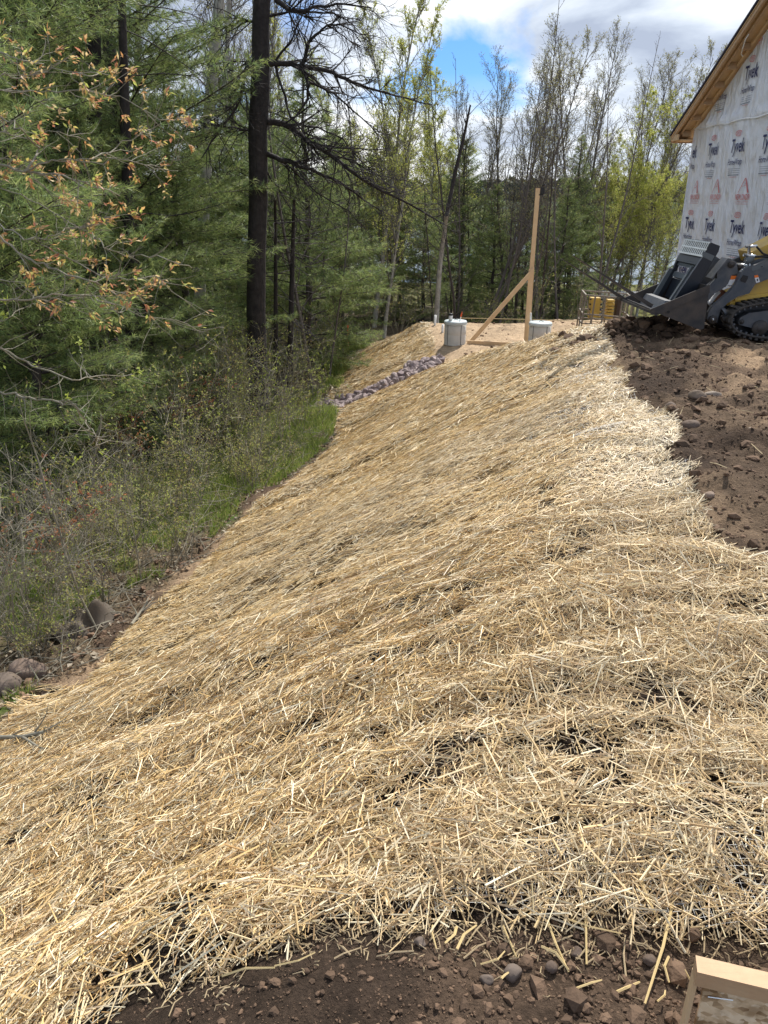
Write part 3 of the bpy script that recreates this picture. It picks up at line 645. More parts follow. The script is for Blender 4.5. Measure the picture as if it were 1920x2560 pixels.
# roof
XR = WX-.33
def rake(y): return roofz(y)+.10
b = MB()
for (a, c) in ((YF+.36, apex_y), (YN-.36, apex_y)):
    za, zc = (EAVE+.10-.36*PITCHH+.02, roofz(apex_y)+.12)
    b.add(HL([(XR-.03, a, za), (12.6, a, za), (12.6, c, zc), (XR-.03, c, zc), (XR-.03, a, za+.03), (12.6, a, za+.03), (12.6, c, zc+.03), (XR-.03, c, zc+.03)]), [(0, 1, 2, 3), (4, 7, 6, 5), (0, 3, 7, 4), (1, 5, 6, 2), (0, 4, 5, 1), (3, 2, 6, 7)])
b.build('roof_underlay', M['felt'], house)
b = MB()
for (a, c) in ((YF+.35, apex_y), (YN-.35, apex_y)):
    za, zc = (EAVE+.085-.35*PITCHH, roofz(apex_y)+.085)
    b.add(HL([(XR-.01, a, za), (12.5, a, za), (12.5, c, zc), (XR-.01, c, zc), (XR-.01, a, za+.018), (12.5, a, za+.018), (12.5, c, zc+.018), (XR-.01, c, zc+.018)]), [(0, 1, 2, 3), (4, 7, 6, 5), (0, 3, 7, 4), (1, 5, 6, 2), (0, 4, 5, 1), (3, 2, 6, 7)])
b.build('roof_sheathing', M['lumber'], house)
for nm, xx_, th_, dz in (('fly_rafter', XR, .038, 0), ('fly_rafter', XR+.09, .036, -.01), ('wall_ledger', WX-.07, .04, -.02)):
    b = MB(); za = EAVE+.08-.33*PITCHH
    for a, c in ((YF+.33, apex_y), (YN-.33, apex_y)):
        zc = roofz(apex_y)+.07; hh = .06+0*zc
        b.add(HL([(xx_, a, za+dz), (xx_+th_, a, za+dz), (xx_+th_, c, zc+dz), (xx_, c, zc+dz), (xx_, a, za-hh), (xx_+th_, a, za-hh), (xx_+th_, c, zc-hh), (xx_, c, zc-hh)]), [(0, 3, 2, 1), (4, 5, 6, 7), (0, 4, 7, 3), (1, 2, 6, 5), (0, 1, 5, 4), (3, 7, 6, 2)])
    b.build(nm, M['lumber_end'] if nm == 'fly_rafter' else M['lumber'], house)
for k_ in range(11):
    y_ = YF+.10-k_*.42 if k_ < 6 else apex_y-.2-(k_-6)*.42
    z_ = (roofz(y_) if y_ <= YF else EAVE-(y_-YF)*PITCHH)
    b = MB(); b.box(HL(((XR+WX)/2+.03, y_, z_+.01)), (WX-XR-.18, .04, .10), Matrix.Rotation(-math.atan(PITCHH) if y_ > apex_y else math.atan(PITCHH), 3, 'X')); b.build('lookout_block', M['lumber_end'], house)
b = MB(); b.box(HL(((XR+WX)/2+.02, YF+.345, EAVE-.10)), (WX-XR+.02, .035, .115)); b.build('eave_end_board', M['lumber_end'], house)
b = MB(); b.box(HL(((XR+WX)/2+.04, YF+.18, EAVE-.145)), (WX-XR-.06, .30, .02)); b.build('eave_soffit', M['lumber'], house)
b = MB(); b.box(HL((XR+.02, YF+.17, EAVE-.10)), (.03, .33, .10)); b.build('eave_return', M['lumber'], house)
b = MB(); b.box(HL(((12.5+XR)/2, YF+.37, EAVE-.12)), (12.5-XR-.02, .03, .12)); b.build('fascia', M['lumber_end'], house)
for (u1, v1, u2, v2, u3, v3) in [(1748, 252, 1735, 275, 1748, 298), (1872, 85, 1857, 120, 1860, 145)]:
    b = MB(); P = [PX(u1, v1, WX-.22), PX(u1-8, v1+12, WX-.26), PX(u2, v2, WX-.22), PX(u3-7, v3-10, WX-.12), PX(u3, v3, WX-.03)]
    b.tube([Vector(HL(q)) for q in P], .009, 6); b.build('cable', M['pvc'], house)

# printed marks on the wrap
def text_mesh(s, wid, hgt, bold=0., shear=0.):
    c = bpy.data.curves.new('t', 'FONT'); c.body = s; c.size = 1; c.offset = bold; c.shear = shear; c.align_x = 'CENTER'; c.resolution_u = 3
    o = bpy.data.objects.new('t', c); COL.objects.link(o); dg = bpy.context.evaluated_depsgraph_get(); me = bpy.data.meshes.new_from_object(o.evaluated_get(dg))
    v = np.array([tuple(q.co) for q in me.vertices]); v[:, 0] -= (v[:, 0].max()+v[:, 0].min())/2; v[:, 0] *= wid/(v[:, 0].max()-v[:, 0].min()); v[:, 1] *= hgt/.7; f = [tuple(p_.vertices) for p_ in me.polygons]
    bpy.data.objects.remove(o); bpy.data.curves.remove(c); bpy.data.meshes.remove(me); return v, f
TXT = {}
def put(b, v, f, dy, dz, anchor, m):
    ya, za = anchor; y_ = ya-(v[:, 0]+dy); z_ = za+v[:, 1]+dz
    ok = (y_ < YF-.02)
    x_ = wallx(y_, z_)-.014
    F4 = [q for q in f if len(q) == 4 and ok[list(q)].all()]; F3 = []
    for q in f:
        if len(q) == 3 and ok[list(q)].all(): F3.append(q)
        elif len(q) > 4 and ok[list(q)].all(): F3 += [(q[0], q[i], q[i+1]) for i in range(1, len(q)-1)]
    lim = np.where(y_ > apex_y, EAVE+PITCHH*(YF-y_), EAVE+PITCHH*(y_-YN))
    F4 = [q for q in F4 if (z_[list(q)] < lim[list(q)]).all()]; F3 = [q for q in F3 if (z_[list(q)] < lim[list(q)]).all()]
    b.add(HL(np.stack([x_, y_, z_], -1)), F4, F3, m=m)
def oval(a, c, k=20, ring=None):
    t = np.arange(k)*2*math.pi/k
    if ring is None: return np.stack([a*np.cos(t), c*np.sin(t), 0*t], -1), [tuple(range(k))]
    v = np.concatenate([np.stack([a*np.cos(t), c*np.sin(t), 0*t], -1), np.stack([(a-ring)*np.cos(t), (c-ring)*np.sin(t), 0*t], -1)]); return v, [(i, (i+1) % k, k+(i+1) % k, k+i) for i in range(k)]
def rect(w_, h_): return np.array([(-w_/2, -h_/2, 0), (w_/2, -h_/2, 0), (w_/2, h_/2, 0), (-w_/2, h_/2, 0)]), [(0, 1, 2, 3)]
SP = 1.05
T1 = text_mesh('Tyvek', .50, .20, .012, .12); T2 = text_mesh('HomeWrap', .50, .095, .004, .18); T3 = text_mesh('DUPONT', .17, .05, .012, 0)
NL = text_mesh('NEW LONDON', .44, .085, .015, 0); NS = text_mesh('LUMBER COMPANY', .42, .03, .0, 0)
INK = [M['navy_ink'], M['red_ink'], M['grey_ink'], M['pale_red_ink'], M['wrap']]
wrapm = INK
def tyvek(anchor):
    b = MB(); put(b, *T1, 0, 0, anchor, 0); put(b, *T2, -.04, -.19, anchor, 0)
    put(b, *oval(.115, .045, ring=.009), -.05, .28, anchor, 1); put(b, *T3, -.05, .257, anchor, 1)
    for i, (w_, dz) in enumerate([(.44, -.25), (.42, -.28), (.40, -.31), (.38, -.345)]): put(b, *rect(w_, .006 if i < 3 else .014), -.02, dz, anchor, 2)
    put(b, *rect(.22, .01), .0, -.375, anchor, 3); b.build('printed_mark', wrapm, house)
def roofmark(anchor):
    b = MB()
    def seg(x0, z0, x1, z1, w0, w1):
        v = np.array([(x0-w0/2, z0, 0), (x0+w0/2, z0, 0), (x1+w1/2, z1, 0), (x1-w1/2, z1, 0)]); put(b, v*.72, [(0, 1, 2, 3)], 0, .02, anchor, 1)
    seg(.17, 0, .02, .30, .06, .03); seg(-.22, .0, 0, .30, .015, .03); seg(-.1, .13, .09, .15, .09, .02); seg(-.1, .145, .08, .145, .015, .015); seg(0, .14, .06, .22, .02, .02)
    put(b, *NL, 0, -.085, anchor, 1)
    put(b, *NS, 0, -.13, anchor, 3); put(b, *rect(.4, .007), 0, -.15, anchor, 3); b.build('printed_mark', wrapm, house)
p0 = PX(1724, 571, WX)
for t in range(-1, 5): tyvek((p0.y-t*SP+0.0, p0.z))
p1 = PX(1739, 486, WX)
for t in range(-1, 5): roofmark((p1.y-t*SP, p1.z))
p2 = PX(1785, 388, WX)
for t in range(-2, 4): tyvek((p2.y-t*SP, p2.z))
p3 = PX(1878, 196, WX)
for t in range(-1, 2): tyvek((p3.y-t*SP, p3.z))
p4 = PX(1895, 92, WX)
for t in range(0, 2): roofmark((p4.y-t*SP, p4.z))
p5 = PX(1757, 697, WX)
for t in range(-1, 4): tyvek((p5.y-t*SP, p5.z))

# ------------------------------------------------------------------ compact track loader
def Z1(x, y): return (1350+x*.34358, 560+y*.34358)
def Z4(x, y): return (1700+x*.14464, 560+y*.14464)
def prof(pts, zf, Yp): return [(PY(*zf(a, c), Yp).x, PY(*zf(a, c), Yp).z) for a, c in pts]
ld = empty('track_loader', (4.6, 9.6, 0)); tag(ld, 'yellow and grey compact track loader with its bucket tipped toward the left', 'track loader')
OFF = np.array((4.6, 9.6, 0))
def pb_(name, parts, mats, parent=ld, smooth=False):
    "parts: list of (profile, y0, y1, material index)"
    b = MB()
    for pr, y0, y1, mi in parts: b.prism([(x-OFF[0], z) for x, z in pr], y0-OFF[1], y1-OFF[1], m=mi)
    return b.build(name, mats, parent, smooth)
YB0, YB1 = 9.50, 10.68
Lp, Hp, Bp = prof([(800, 628), (1165, 770), (1235, 450)], Z1, YB0)
Hp2 = prof([(1193, 762)], Z1, YB0)[0]
pb_('bucket_side', [([Lp, Hp, Hp2, Bp], YB0, YB0+.02, 0)], [M['steel']])
pb_('bucket_side', [([Lp, Hp, Hp2, Bp], YB1-.02, YB1, 0)], [M['steel']])
def plate(a, c, th, side=1):
    d = Vector((c[0]-a[0], c[1]-a[1])).normalized(); n_ = Vector((-d.y, d.x))*th*side
    return [a, c, (c[0]+n_.x, c[1]+n_.y), (a[0]+n_.x, a[1]+n_.y)]
pb_('bucket_floor', [(plate(Lp, Hp, .018), YB0-.004, YB1+.004, 0)], [M['steel']])
pb_('bucket_back', [(plate(Hp2, Bp, .02), YB0+.021, YB1-.021, 0)], [M['steel']])
lp2 = (Lp[0]-.05, Lp[1]+.022)
pb_('cutting_edge', [(plate((Lp[0]-.07, Lp[1]+.022), (Lp[0]+.10, Lp[1]-.04), .028, -1), YB0-.012, YB1+.012, 0)], [M['steel']])
# reinforced top strip of the side plate
a_ = prof([(800, 622), (1235, 443), (1235, 500), (860, 662)], Z1, YB0-.012); pb_('side_edge_strip', [(a_, YB0-.012, YB0-.001, 0)], [M['steel']])
b = MB(); c_ = PY(*Z1(935, 640), YB0-.004); b.lathe((c_.x-OFF[0], YB0-.006-OFF[1], c_.z), [(.018, 0), (.018, .004)], 12, axis='y'); b.build('bolt_hole', M['black'], ld)
# lift arm
arm = [(470, 1640), (495, 1530), (560, 1430), (700, 1310), (850, 1180), (960, 1060), (1010, 930), (1060, 830), (1120, 770), (1300, 715), (1521, 620), (2300, 330), (2300, 700), (1521, 955), (1300, 1040), (1200, 1200), (1000, 1255), (820, 1370), (700, 1500), (665, 1600), (640, 1700), (575, 1720), (510, 1700)]
YA = 9.72
pb_('lift_arm', [(prof(arm, Z4, YA), YA, YA+.07, 0)], [M['grey_paint']])
pb_('lift_arm', [([(x, z) for x, z in prof(arm, Z4, YA)], YA+.72, YA+.79, 0)], [M['grey_paint']])
hole = prof([(1090, 880), (1180, 900), (1170, 950), (1130, 1020), (1050, 990), (1045, 950)], Z4, YA-.004); pb_('arm_opening', [(hole, YA-.004, YA-.001, 0)], [M['black']])
pb_('tilt_bracket', [(prof([(870, 595), (975, 655), (1010, 860), (900, 880), (870, 1000), (700, 1150), (600, 1200), (490, 1330), (470, 1250), (520, 1060), (640, 940), (640, 830)], Z4, YA+.1), YA+.1, YA+.16, 0), (prof([(870, 595), (640, 830), (560, 960), (545, 940), (830, 590)], Z4, YA+.05), YA+.05, YA+.24, 0)], [M['grey_paint']])
pb_('tilt_bracket', [(prof([(870, 595), (975, 655), (1010, 860), (900, 880), (870, 1000), (700, 1150), (600, 1200), (490, 1330), (470, 1250), (520, 1060), (640, 940), (640, 830)], Z4, YA+.1), YA+.6, YA+.66, 0)], [M['grey_paint']])
def pin(zx, zy, r, y_, ln, m_, name, zf=Z4):
    c_ = PY(*zf(zx, zy), y_); b = MB(); b.lathe((c_.x-OFF[0], y_-OFF[1], c_.z), [(r*.4, -.012), (r*.45, -.004), (r*.5, 0), (r, 0.001), (r, ln)], 18, axis='y'); return b.build(name, m_, ld, True)
pin(895, 700, .042, YA+.08, .12, M['steel'], 'pivot_pin'); pin(575, 1655, .052, YA-.03, .10, M['steel'], 'pivot_pin'); pin(575, 1655, .016, YA-.05, .03, M['chrome'], 'grease_fitting')
def rod(name, a, c, r, m_, y_=YA+.2, k=12, zf=Z4):
    b = MB(); b.tube([Vector(PY(*zf(*a), y_))-Vector(OFF), Vector(PY(*zf(*c), y_))-Vector(OFF)], r, k); return b.build(name, m_, ld, True)
rod('tilt_cylinder', (1150, 730), (2100, 480), .05, M['grey_paint']); rod('cylinder_rod', (900, 705), (1180, 725), .026, M['chrome'])
rod('cylinder_eye', (985, 740), (1080, 740), .034, M['steel'], YA+.19)
rod('hose_fitting', (1130, 395), (1330, 380), .016, M['chrome'], YA+.1); rod('hose_fitting', (1100, 530), (1300, 560), .02, M['chrome'], YA+.1); rod('hose_fitting', (1190, 370), (1200, 740), .018, M['chrome'], YA+.1)
rod('valve_block', (1120, 640), (1260, 600), .042, M['light_grey'], YA+.1)
b = MB(); b.tube([Vector(PY(*Z4(*q), YA+.06))-Vector(OFF) for q in [(1320, 390), (1370, 440), (1430, 510), (1520, 545), (1700, 540), (2100, 440)]], .012, 8); b.build('hydraulic_hose', M['black'], ld, True)
b = MB(); b.tube([Vector(PY(*Z4(*q), YA+.06))-Vector(OFF) for q in [(1300, 565), (1450, 560), (1600, 580), (2100, 470)]], .014, 8); b.build('hydraulic_hose', M['black'], ld, True)
rod('hose_guard', (480, 1380), (690, 1180), .03, M['decal'], YA+.3)
rod('hose_guard', (620, 1320), (760, 1160), .045, mat('rust', (.14, .06, .035), .8), YA+.3)
# body
pb_('lower_body', [(prof([(850, 1420), (870, 1340), (1000, 1260), (1210, 1180), (1310, 1030), (1521, 930), (2300, 690), (2300, 1420)], Z4, YA+.1), YA+.1, YA+.68, 0)], [M['yellow']])
pb_('body_trim', [(prof([(950, 1300), (1100, 1240), (1521, 1190), (2300, 1080), (2300, 1130), (1521, 1245), (950, 1330)], Z4, YA+.07), YA+.06, YA+.1, 0)], [M['yellow']])
pb_('upper_hood', [(prof([(1235, 485), (1521, 355), (1900, 160), (2300, 60), (2300, 560), (1521, 620), (1290, 665)], Z4, YA+.22), YA+.22, YA+.62, 0)], [M['yellow']])
pb_('undercarriage_frame', [(prof([(600, 1700), (720, 1420), (1521, 1330), (2300, 1330), (2300, 1900), (900, 1880)], Z4, YA+.25), YA+.22, YA+.6, 0)], [M['navy_paint']])
pb_('operator_station', [(prof([(1950, 160), (2300, 60), (2300, 900), (1950, 900)], Z4, YA+.25), YA+.1, YA+.7, 0)], [M['grey_paint']])
# decals
pb_('warning_decal', [(prof([(885, 895), (1000, 895), (950, 955), (870, 960)], Z4, YA+.095), YA+.092, YA+.097, 0), (prof([(862, 962), (955, 957), (900, 1055), (820, 1058)], Z4, YA+.095), YA+.092, YA+.097, 1)], [M['decal_o'], M['decal']])
pb_('warning_decal', [(prof([(1285, 890), (1345, 880), (1360, 920), (1290, 930)], Z4, YA-.003), YA-.004, YA-.001, 0), (prof([(1292, 932), (1360, 922), (1380, 1000), (1318, 1018)], Z4, YA-.003), YA-.004, YA-.001, 1), (prof([(1325, 950), (1350, 945), (1350, 985), (1335, 990)], Z4, YA-.006), YA-.006, YA-.0045, 2)], [M['decal_o'], M['decal'], M['black']])
pb_('arm_decal', [(prof([(1242, 752), (1445, 685), (1450, 745), (1250, 815)], Z4, YA-.003), YA-.004, YA-.001, 0), (prof([(1395, 735), (1430, 725), (1430, 742), (1400, 752)], Z4, YA-.006), YA-.006, YA-.0045, 1)], [M['light_grey'], M['black']])
# track: belt loop, lugs, rollers
loop = prof([(868, 1690), (890, 1580), (985, 1470), (1180, 1400), (1521, 1340), (1900, 1300), (2150, 1340), (2290, 1480), (2330, 1650), (2270, 1830), (2100, 1960), (1800, 2005), (1521, 2000), (1200, 1955), (1000, 1890), (905, 1800)], Z4, 9.6)
lp_ = np.array(loop); cen = lp_.mean(0)
def smooth_loop(P, it=2):
    for _ in range(it):
        Q = np.roll(P, -1, 0); P = np.stack([.75*P+.25*Q, .25*P+.75*Q], 1).reshape(-1, 2)
    return P
lp_ = smooth_loop(lp_)
dl = np.roll(lp_, -1, 0)-np.roll(lp_, 1, 0); dl /= np.linalg.norm(dl, axis=1)[:, None]; nl = np.stack([dl[:, 1], -dl[:, 0]], -1)
if ((lp_-cen)*nl).sum() < 0: nl = -nl
for yt in (9.60, 10.36):
    b = MB(); n_ = len(lp_); inn = lp_-nl*.025; V = []
    for P_, y_ in ((lp_, yt), (lp_, yt+.24), (inn, yt+.24), (inn, yt)): V.append(np.stack([P_[:, 0]-OFF[0], np.full(n_, y_-OFF[1]), P_[:, 1]], -1))
    V = np.concatenate(V); q = []
    for k_ in range(4):
        for i in range(n_): q.append((k_*n_+i, k_*n_+(i+1) % n_, ((k_+1) % 4)*n_+(i+1) % n_, ((k_+1) % 4)*n_+i))
    b.add(V, q); tr_ = b.build('rubber_track', M['rubber'], ld, True)
    per = np.concatenate([[0], np.cumsum(np.linalg.norm(np.roll(lp_, -1, 0)-lp_, axis=1))]); tot = per[-1]; k_ = 0; s_ = 0
    lug = None
    while s_ < tot:
        i = min(int(np.searchsorted(per, s_, side='right')-1), n_-1); f_ = (s_-per[i])/(per[i+1]-per[i]); P_ = lp_[i]*(1-f_)+lp_[(i+1) % n_]*f_; nn_ = nl[i]
        if lug is None: lb_ = MB(); lb_.box((0, .12, .012), (.035, .236, .03)); lug = lb_.mesh('track_lug', M['rubber'])
        o = bpy.data.objects.new('track_lug', lug); COL.objects.link(o); o.parent = tr_; o.location = (P_[0]-OFF[0], yt-OFF[1]+.001, P_[1]); o.rotation_euler = (0, math.atan2(nn_[0], nn_[1]), 0); s_ += .075
    # light guide cleats on the inner rim
    if yt < 9.7:
        b = MB()
        for s_ in np.arange(0, tot, .075):
            i = min(int(np.searchsorted(per, s_, side='right')-1), n_-1); f_ = (s_-per[i])/(per[i+1]-per[i]); P_ = (lp_[i]*(1-f_)+lp_[(i+1) % n_]*f_)-nl[i]*.032; ang = math.atan2(nl[i][0], nl[i][1])
            b.box((P_[0]-OFF[0], yt-OFF[1]+.02, P_[1]), (.02, .03, .03), Matrix.Rotation(ang, 3, 'Y'))
        b.build('guide_cleats', M['grey_paint'], tr_)
pb_('track_frame', [(prof([(1010, 1700), (1040, 1620), (1200, 1540), (1500, 1500), (2200, 1500), (2200, 1800), (1400, 1840), (1020, 1740)], Z4, 9.66), 9.66, 9.80, 0)], [M['grey_paint']])
pb_('track_interior', [([tuple(a) for a in (lp_-nl*.03)[::2]], 9.80, 9.83, 0)], [M['navy_paint']])
for zx, zy, r in ((1390, 1800, .095), (1850, 1810, .08), (2160, 1640, .12)): pin(zx, zy, r, 9.63, .05, M['steel'], 'roller')
pin(1070, 1690, .03, 9.65, .03, M['steel'], 'roller_bolt')
rod('front_idler', (740, 1530), (790, 1500), .05, M['grey_paint'], 9.7); rod('front_idler', (720, 1650), (900, 1560), .045, M['steel'], 9.72)

# pallet fork attachment lying in the bucket
fk = empty('pallet_fork', (4.6, 9.6, 0)); tag(fk, 'dark pallet fork attachment with slotted pale guard leaning in the loader bucket', 'fork attachment')
YP0, YP1 = 9.76, 10.60
pb_('side_panel', [(prof([(1240, 133), (1310, 160), (1300, 200), (1255, 275), (1090, 560), (930, 620), (1185, 240)], Z1, YP0), YP0, YP0+.05, 0)], [M['navy_paint']], fk)
pb_('guard_label', [(prof([(1190, 198), (1272, 232), (1250, 272), (1180, 236)], Z1, YP0-.004), YP0-.004, YP0-.001, 0)], [M['light_grey']], fk)
pb_('upright', [(prof([(1105, 310), (1140, 318), (975, 570), (935, 570)], Z1, 10.0), 10.0, 10.05, 0)], [M['light_grey']], fk)
pb_('upright', [(prof([(1140, 318), (1160, 330), (1010, 560), (975, 570)], Z1, 10.0), 10.0, 10.05, 0)], [M['navy_paint']], fk)
pb_('upright', [(prof([(945, 320), (972, 322), (812, 600), (780, 592)], Z1, YP1-.05), YP1-.05, YP1, 0)], [M['light_grey']], fk)
pb_('upright', [(prof([(972, 322), (1000, 260), (1030, 255), (1000, 330), (850, 590), (812, 600)], Z1, YP1-.05), YP1-.05, YP1, 0)], [M['navy_paint']], fk)
ra = prof([(985, 400), (930, 403)], Z1, 10.3)
def crossbar(name, pts, y0, y1, m_):
    pb_(name, [(prof(pts, Z1, y0), y0, y1, 0)], [m_], fk)
crossbar('crossbar', [(1105, 372), (1085, 410), (1070, 410), (1090, 372)], 10.0, YP1, M['light_grey'])
crossbar('crossbar', [(1140, 300), (1128, 325), (1110, 325), (1122, 300)], 10.0, YP1, M['light_grey'])
crossbar('back_plate', [(1080, 420), (1020, 560), (1000, 560), (1066, 420)], 10.05, YP1-.06, M['navy_paint'])
crossbar('top_crossmember', [(1185, 240), (1250, 272), (1215, 330), (1150, 300)], YP0+.055, YP1, M['navy_paint'])
crossbar('bottom_crossmember', [(960, 560), (900, 640), (860, 640), (915, 560)], YP0+.055, YP1+.0, M['grey_paint'])
# slotted guard face from a (top) to c (bottom), running back along y
ga, gc = [Vector((p_[0], p_[1])) for p_ in prof([(1240, 130), (1182, 240)], Z1, YP0)]
b = MB(); dg_ = (gc-ga); nslot = 13
def gp(t, y_): q_ = ga+dg_*t; return (q_.x-OFF[0], y_-OFF[1], q_.y)
def gbar(t0, t1, y0, y1):
    n2 = Vector((-dg_.y, dg_.x)).normalized()*.008
    A = [gp(t0, y0), gp(t1, y0), gp(t1, y1), gp(t0, y1)]; Bq = [(x+n2.x, y_, z+n2.y) for x, y_, z in A]
    b.add(A+Bq, [(0, 1, 2, 3), (4, 7, 6, 5), (0, 4, 5, 1), (1, 5, 6, 2), (2, 6, 7, 3), (3, 7, 4, 0)])
for t0, t1 in ((0, .10), (.45, .55), (.88, 1.0)): gbar(t0, t1, YP0, YP1)
wd = (YP1-YP0-.06)/nslot
for i in range(nslot+1):
    for t0, t1 in ((.10, .45), (.55, .88)):
        y_ = YP0+.03+i*wd; gbar(t0, t1, y_-wd*.17, min(y_+wd*.17, YP1))
b.build('slotted_guard', M['pale_paint'], fk)
b = MB(); q0, q1 = gp(.05, YP0+.02), gp(.97, YP0+.02); q2, q3 = gp(.97, YP1-.02), gp(.05, YP1-.02)
b.add([(x+.03, y_, z-.01) for x, y_, z in (q0, q1, q2, q3)], [(0, 1, 2, 3)]); b.build('slot_shade_sheet', M['navy_paint'], fk)  # dark sheet added behind the slats as the shade in the slots
pb_('guard_top', [(prof([(1240, 128), (1310, 158), (1308, 165), (1240, 136)], Z1, YP0), YP0+.051, YP1, 0)], [M['navy_paint']], fk)
pb_('guard_back', [(prof([(1303, 160), (1310, 160), (1262, 265), (1255, 262)], Z1, YP0), YP0+.051, YP1, 0)], [M['navy_paint']], fk)
for (a1, a2, yy_) in (((800, 606), (238, 232), 9.86), ((655, 590), (158, 255), 10.5)):
    pa = PY(*Z1(*a1), yy_); pc = PY(*Z1(*a2), yy_); d = (pc-pa).normalized(); n2 = Vector((-d.z, 0, d.x)); n2 = n2 if n2.z > 0 else -n2
    b = MB(); pr_ = [(pa.x-OFF[0], pa.z), (pc.x-OFF[0], pc.z), (pc.x-OFF[0]+n2.x*.006, pc.z+n2.z*.006), (pa.x-OFF[0]+n2.x*.045, pa.z+n2.z*.045)]
    b.prism(pr_, yy_-OFF[1]-.05, yy_-OFF[1]+.05); b.build('fork_tine', M['steel'], fk)

# steel cage with yellow equipment
pc0 = PY(1452, 805, 17.2); cg = empty('steel_cage', (pc0.x, 17.2, -1.3)); tag(cg, 'rusty grey steel frame cage standing behind the dirt heap', 'cage')
Wc, Dc, Hc = 1.0, .9, 1.02
for (a, c) in [((0, 0), (0, 1)), ((0, 0), (1, 0)), ((1, 0), (1, 1)), ((0, 1), (1, 1))]:
    for hh in (0.05, .42, .62, Hc):
        b = MB(); b.bar((a[0]*Wc, a[1]*Dc, hh), (c[0]*Wc, c[1]*Dc, hh), .03, .03); b.build('rail', M['cage'], cg)
for (a, c) in [(0, 0), (1, 0), (0, 1), (1, 1), (.42, 0), (.78, 0), (.9, 0), (0, .5), (.3, 1), (.6, 1), (.2, 0)]:
    b = MB(); b.bar((a*Wc, c*Dc, 0), (a*Wc, c*Dc, Hc+.005), .032, .032); b.build('upright', M['cage'], cg)
b = MB(); b.bar((.02, .0, .95), (.2, 0, .45), .02, .02); b.build('diagonal_brace', M['cage'], cg)
cg.rotation_euler = (0, R(3), R(-8))
yb = empty('equipment_case', (pc0.x+.35, 17.55, -1.0)); tag(yb, 'square yellow plastic case with black striped edges inside the steel cage', 'case')
b = MB(); b.box((0, 0, .42), (.21, .2, .42)); b.build('case_body', M['yellow'], yb)
for k_ in range(8):
    for sx in (-.12, .12):
        b = MB(); b.box((sx, -.09, .22+k_*.055), (.035, .04, .03)); b.build('edge_rib', M['black'] if k_ % 2 else M['yellow'], yb)
yb = empty('stacked_totes', (pc0.x+.68, 17.5, -1.0)); tag(yb, 'column of ribbed yellow trays stacked beside the yellow case', 'trays')
for k_ in range(6): b = MB(); b.box((0, 0, .22+k_*.07), (.15-.01*(k_ % 2), .2, .052)); b.build('tray', M['yellow'], yb)
b = MB(); b.box((0, 0, .37), (.11, .2, .55)); o = b.build('dark_panel', mat('brown_panel', (.06, .04, .03), .7)); o.location = (pc0.x+.87, 17.5, -1.0); tag(o, 'narrow dark brown panel standing in the right part of the cage', 'panel')
for u, v, s_, lb in ((1545, 738, 1.0, 'white covered boat seen through the trunks behind the cage'), (1600, 745, .7, 'smaller white covered boat right of the larger one')):
    p = PY(u, v, 34); e = empty('covered_boat', (p.x, 34, p.z-.25)); tag(e, lb, 'boat')
    b = MB(); k_ = 9
    V = []
    for i in range(k_):
        t = i/(k_-1); w_ = .30*s_*math.sin(math.pi*(t*.8+.12)); V += [((t-.5)*1.7*s_, -w_, .2), ((t-.5)*1.7*s_, -w_*.6, .42*s_), ((t-.5)*1.7*s_, w_*.6, .42*s_), ((t-.5)*1.7*s_, w_, .2), ((t-.5)*1.5*s_, 0, 0)]
    q = [(i*5+j, i*5+(j+1) % 5, (i+1)*5+(j+1) % 5, (i+1)*5+j) for i in range(k_-1) for j in range(5)]
    b.add(V, q); b.build('hull', M['pvc'], e, True)

# ------------------------------------------------------------------ foreground board form
e = empty('board_form', PZ(1739, 2386, .24)); tag(e, 'strand board panel capped with a fresh lumber rail in the bottom right corner', 'formwork')
A = PZ(1739, 2388, .24); B_ = PZ(1922, 2431, .24); dv = (B_-A).normalized(); up = Vector((0, 0, 1)); bk = Vector((dv.y, -dv.x, 0)).normalized()
if bk.y > 0: bk = -bk
A2 = A-e.location; E2 = A2+dv*1.3
Mx = Matrix((dv, bk, up)).transposed()
b = MB(); b.box(A2+dv*.65+bk*.019-up*.019, (1.3, .038, .038), Mx); b.build('top_rail', M['lumber_end'], e)
b = MB(); b.box(A2+dv*.66+bk*.026-up*.24, (1.28, .011, .40), Mx); b.build('board_panel', M['osb'], e)
b = MB(); b.box(A2+dv*.004+bk*.012-up*.25, (.008, .03, .42), Mx); b.build('end_stud', M['lumber'], e)
b = MB(); b.tube([A2+dv*.03+bk*.034-up*.065, A2+dv*.075+bk*.036-up*.055], .0012, 4); b.build('nail', M['chrome'], e)

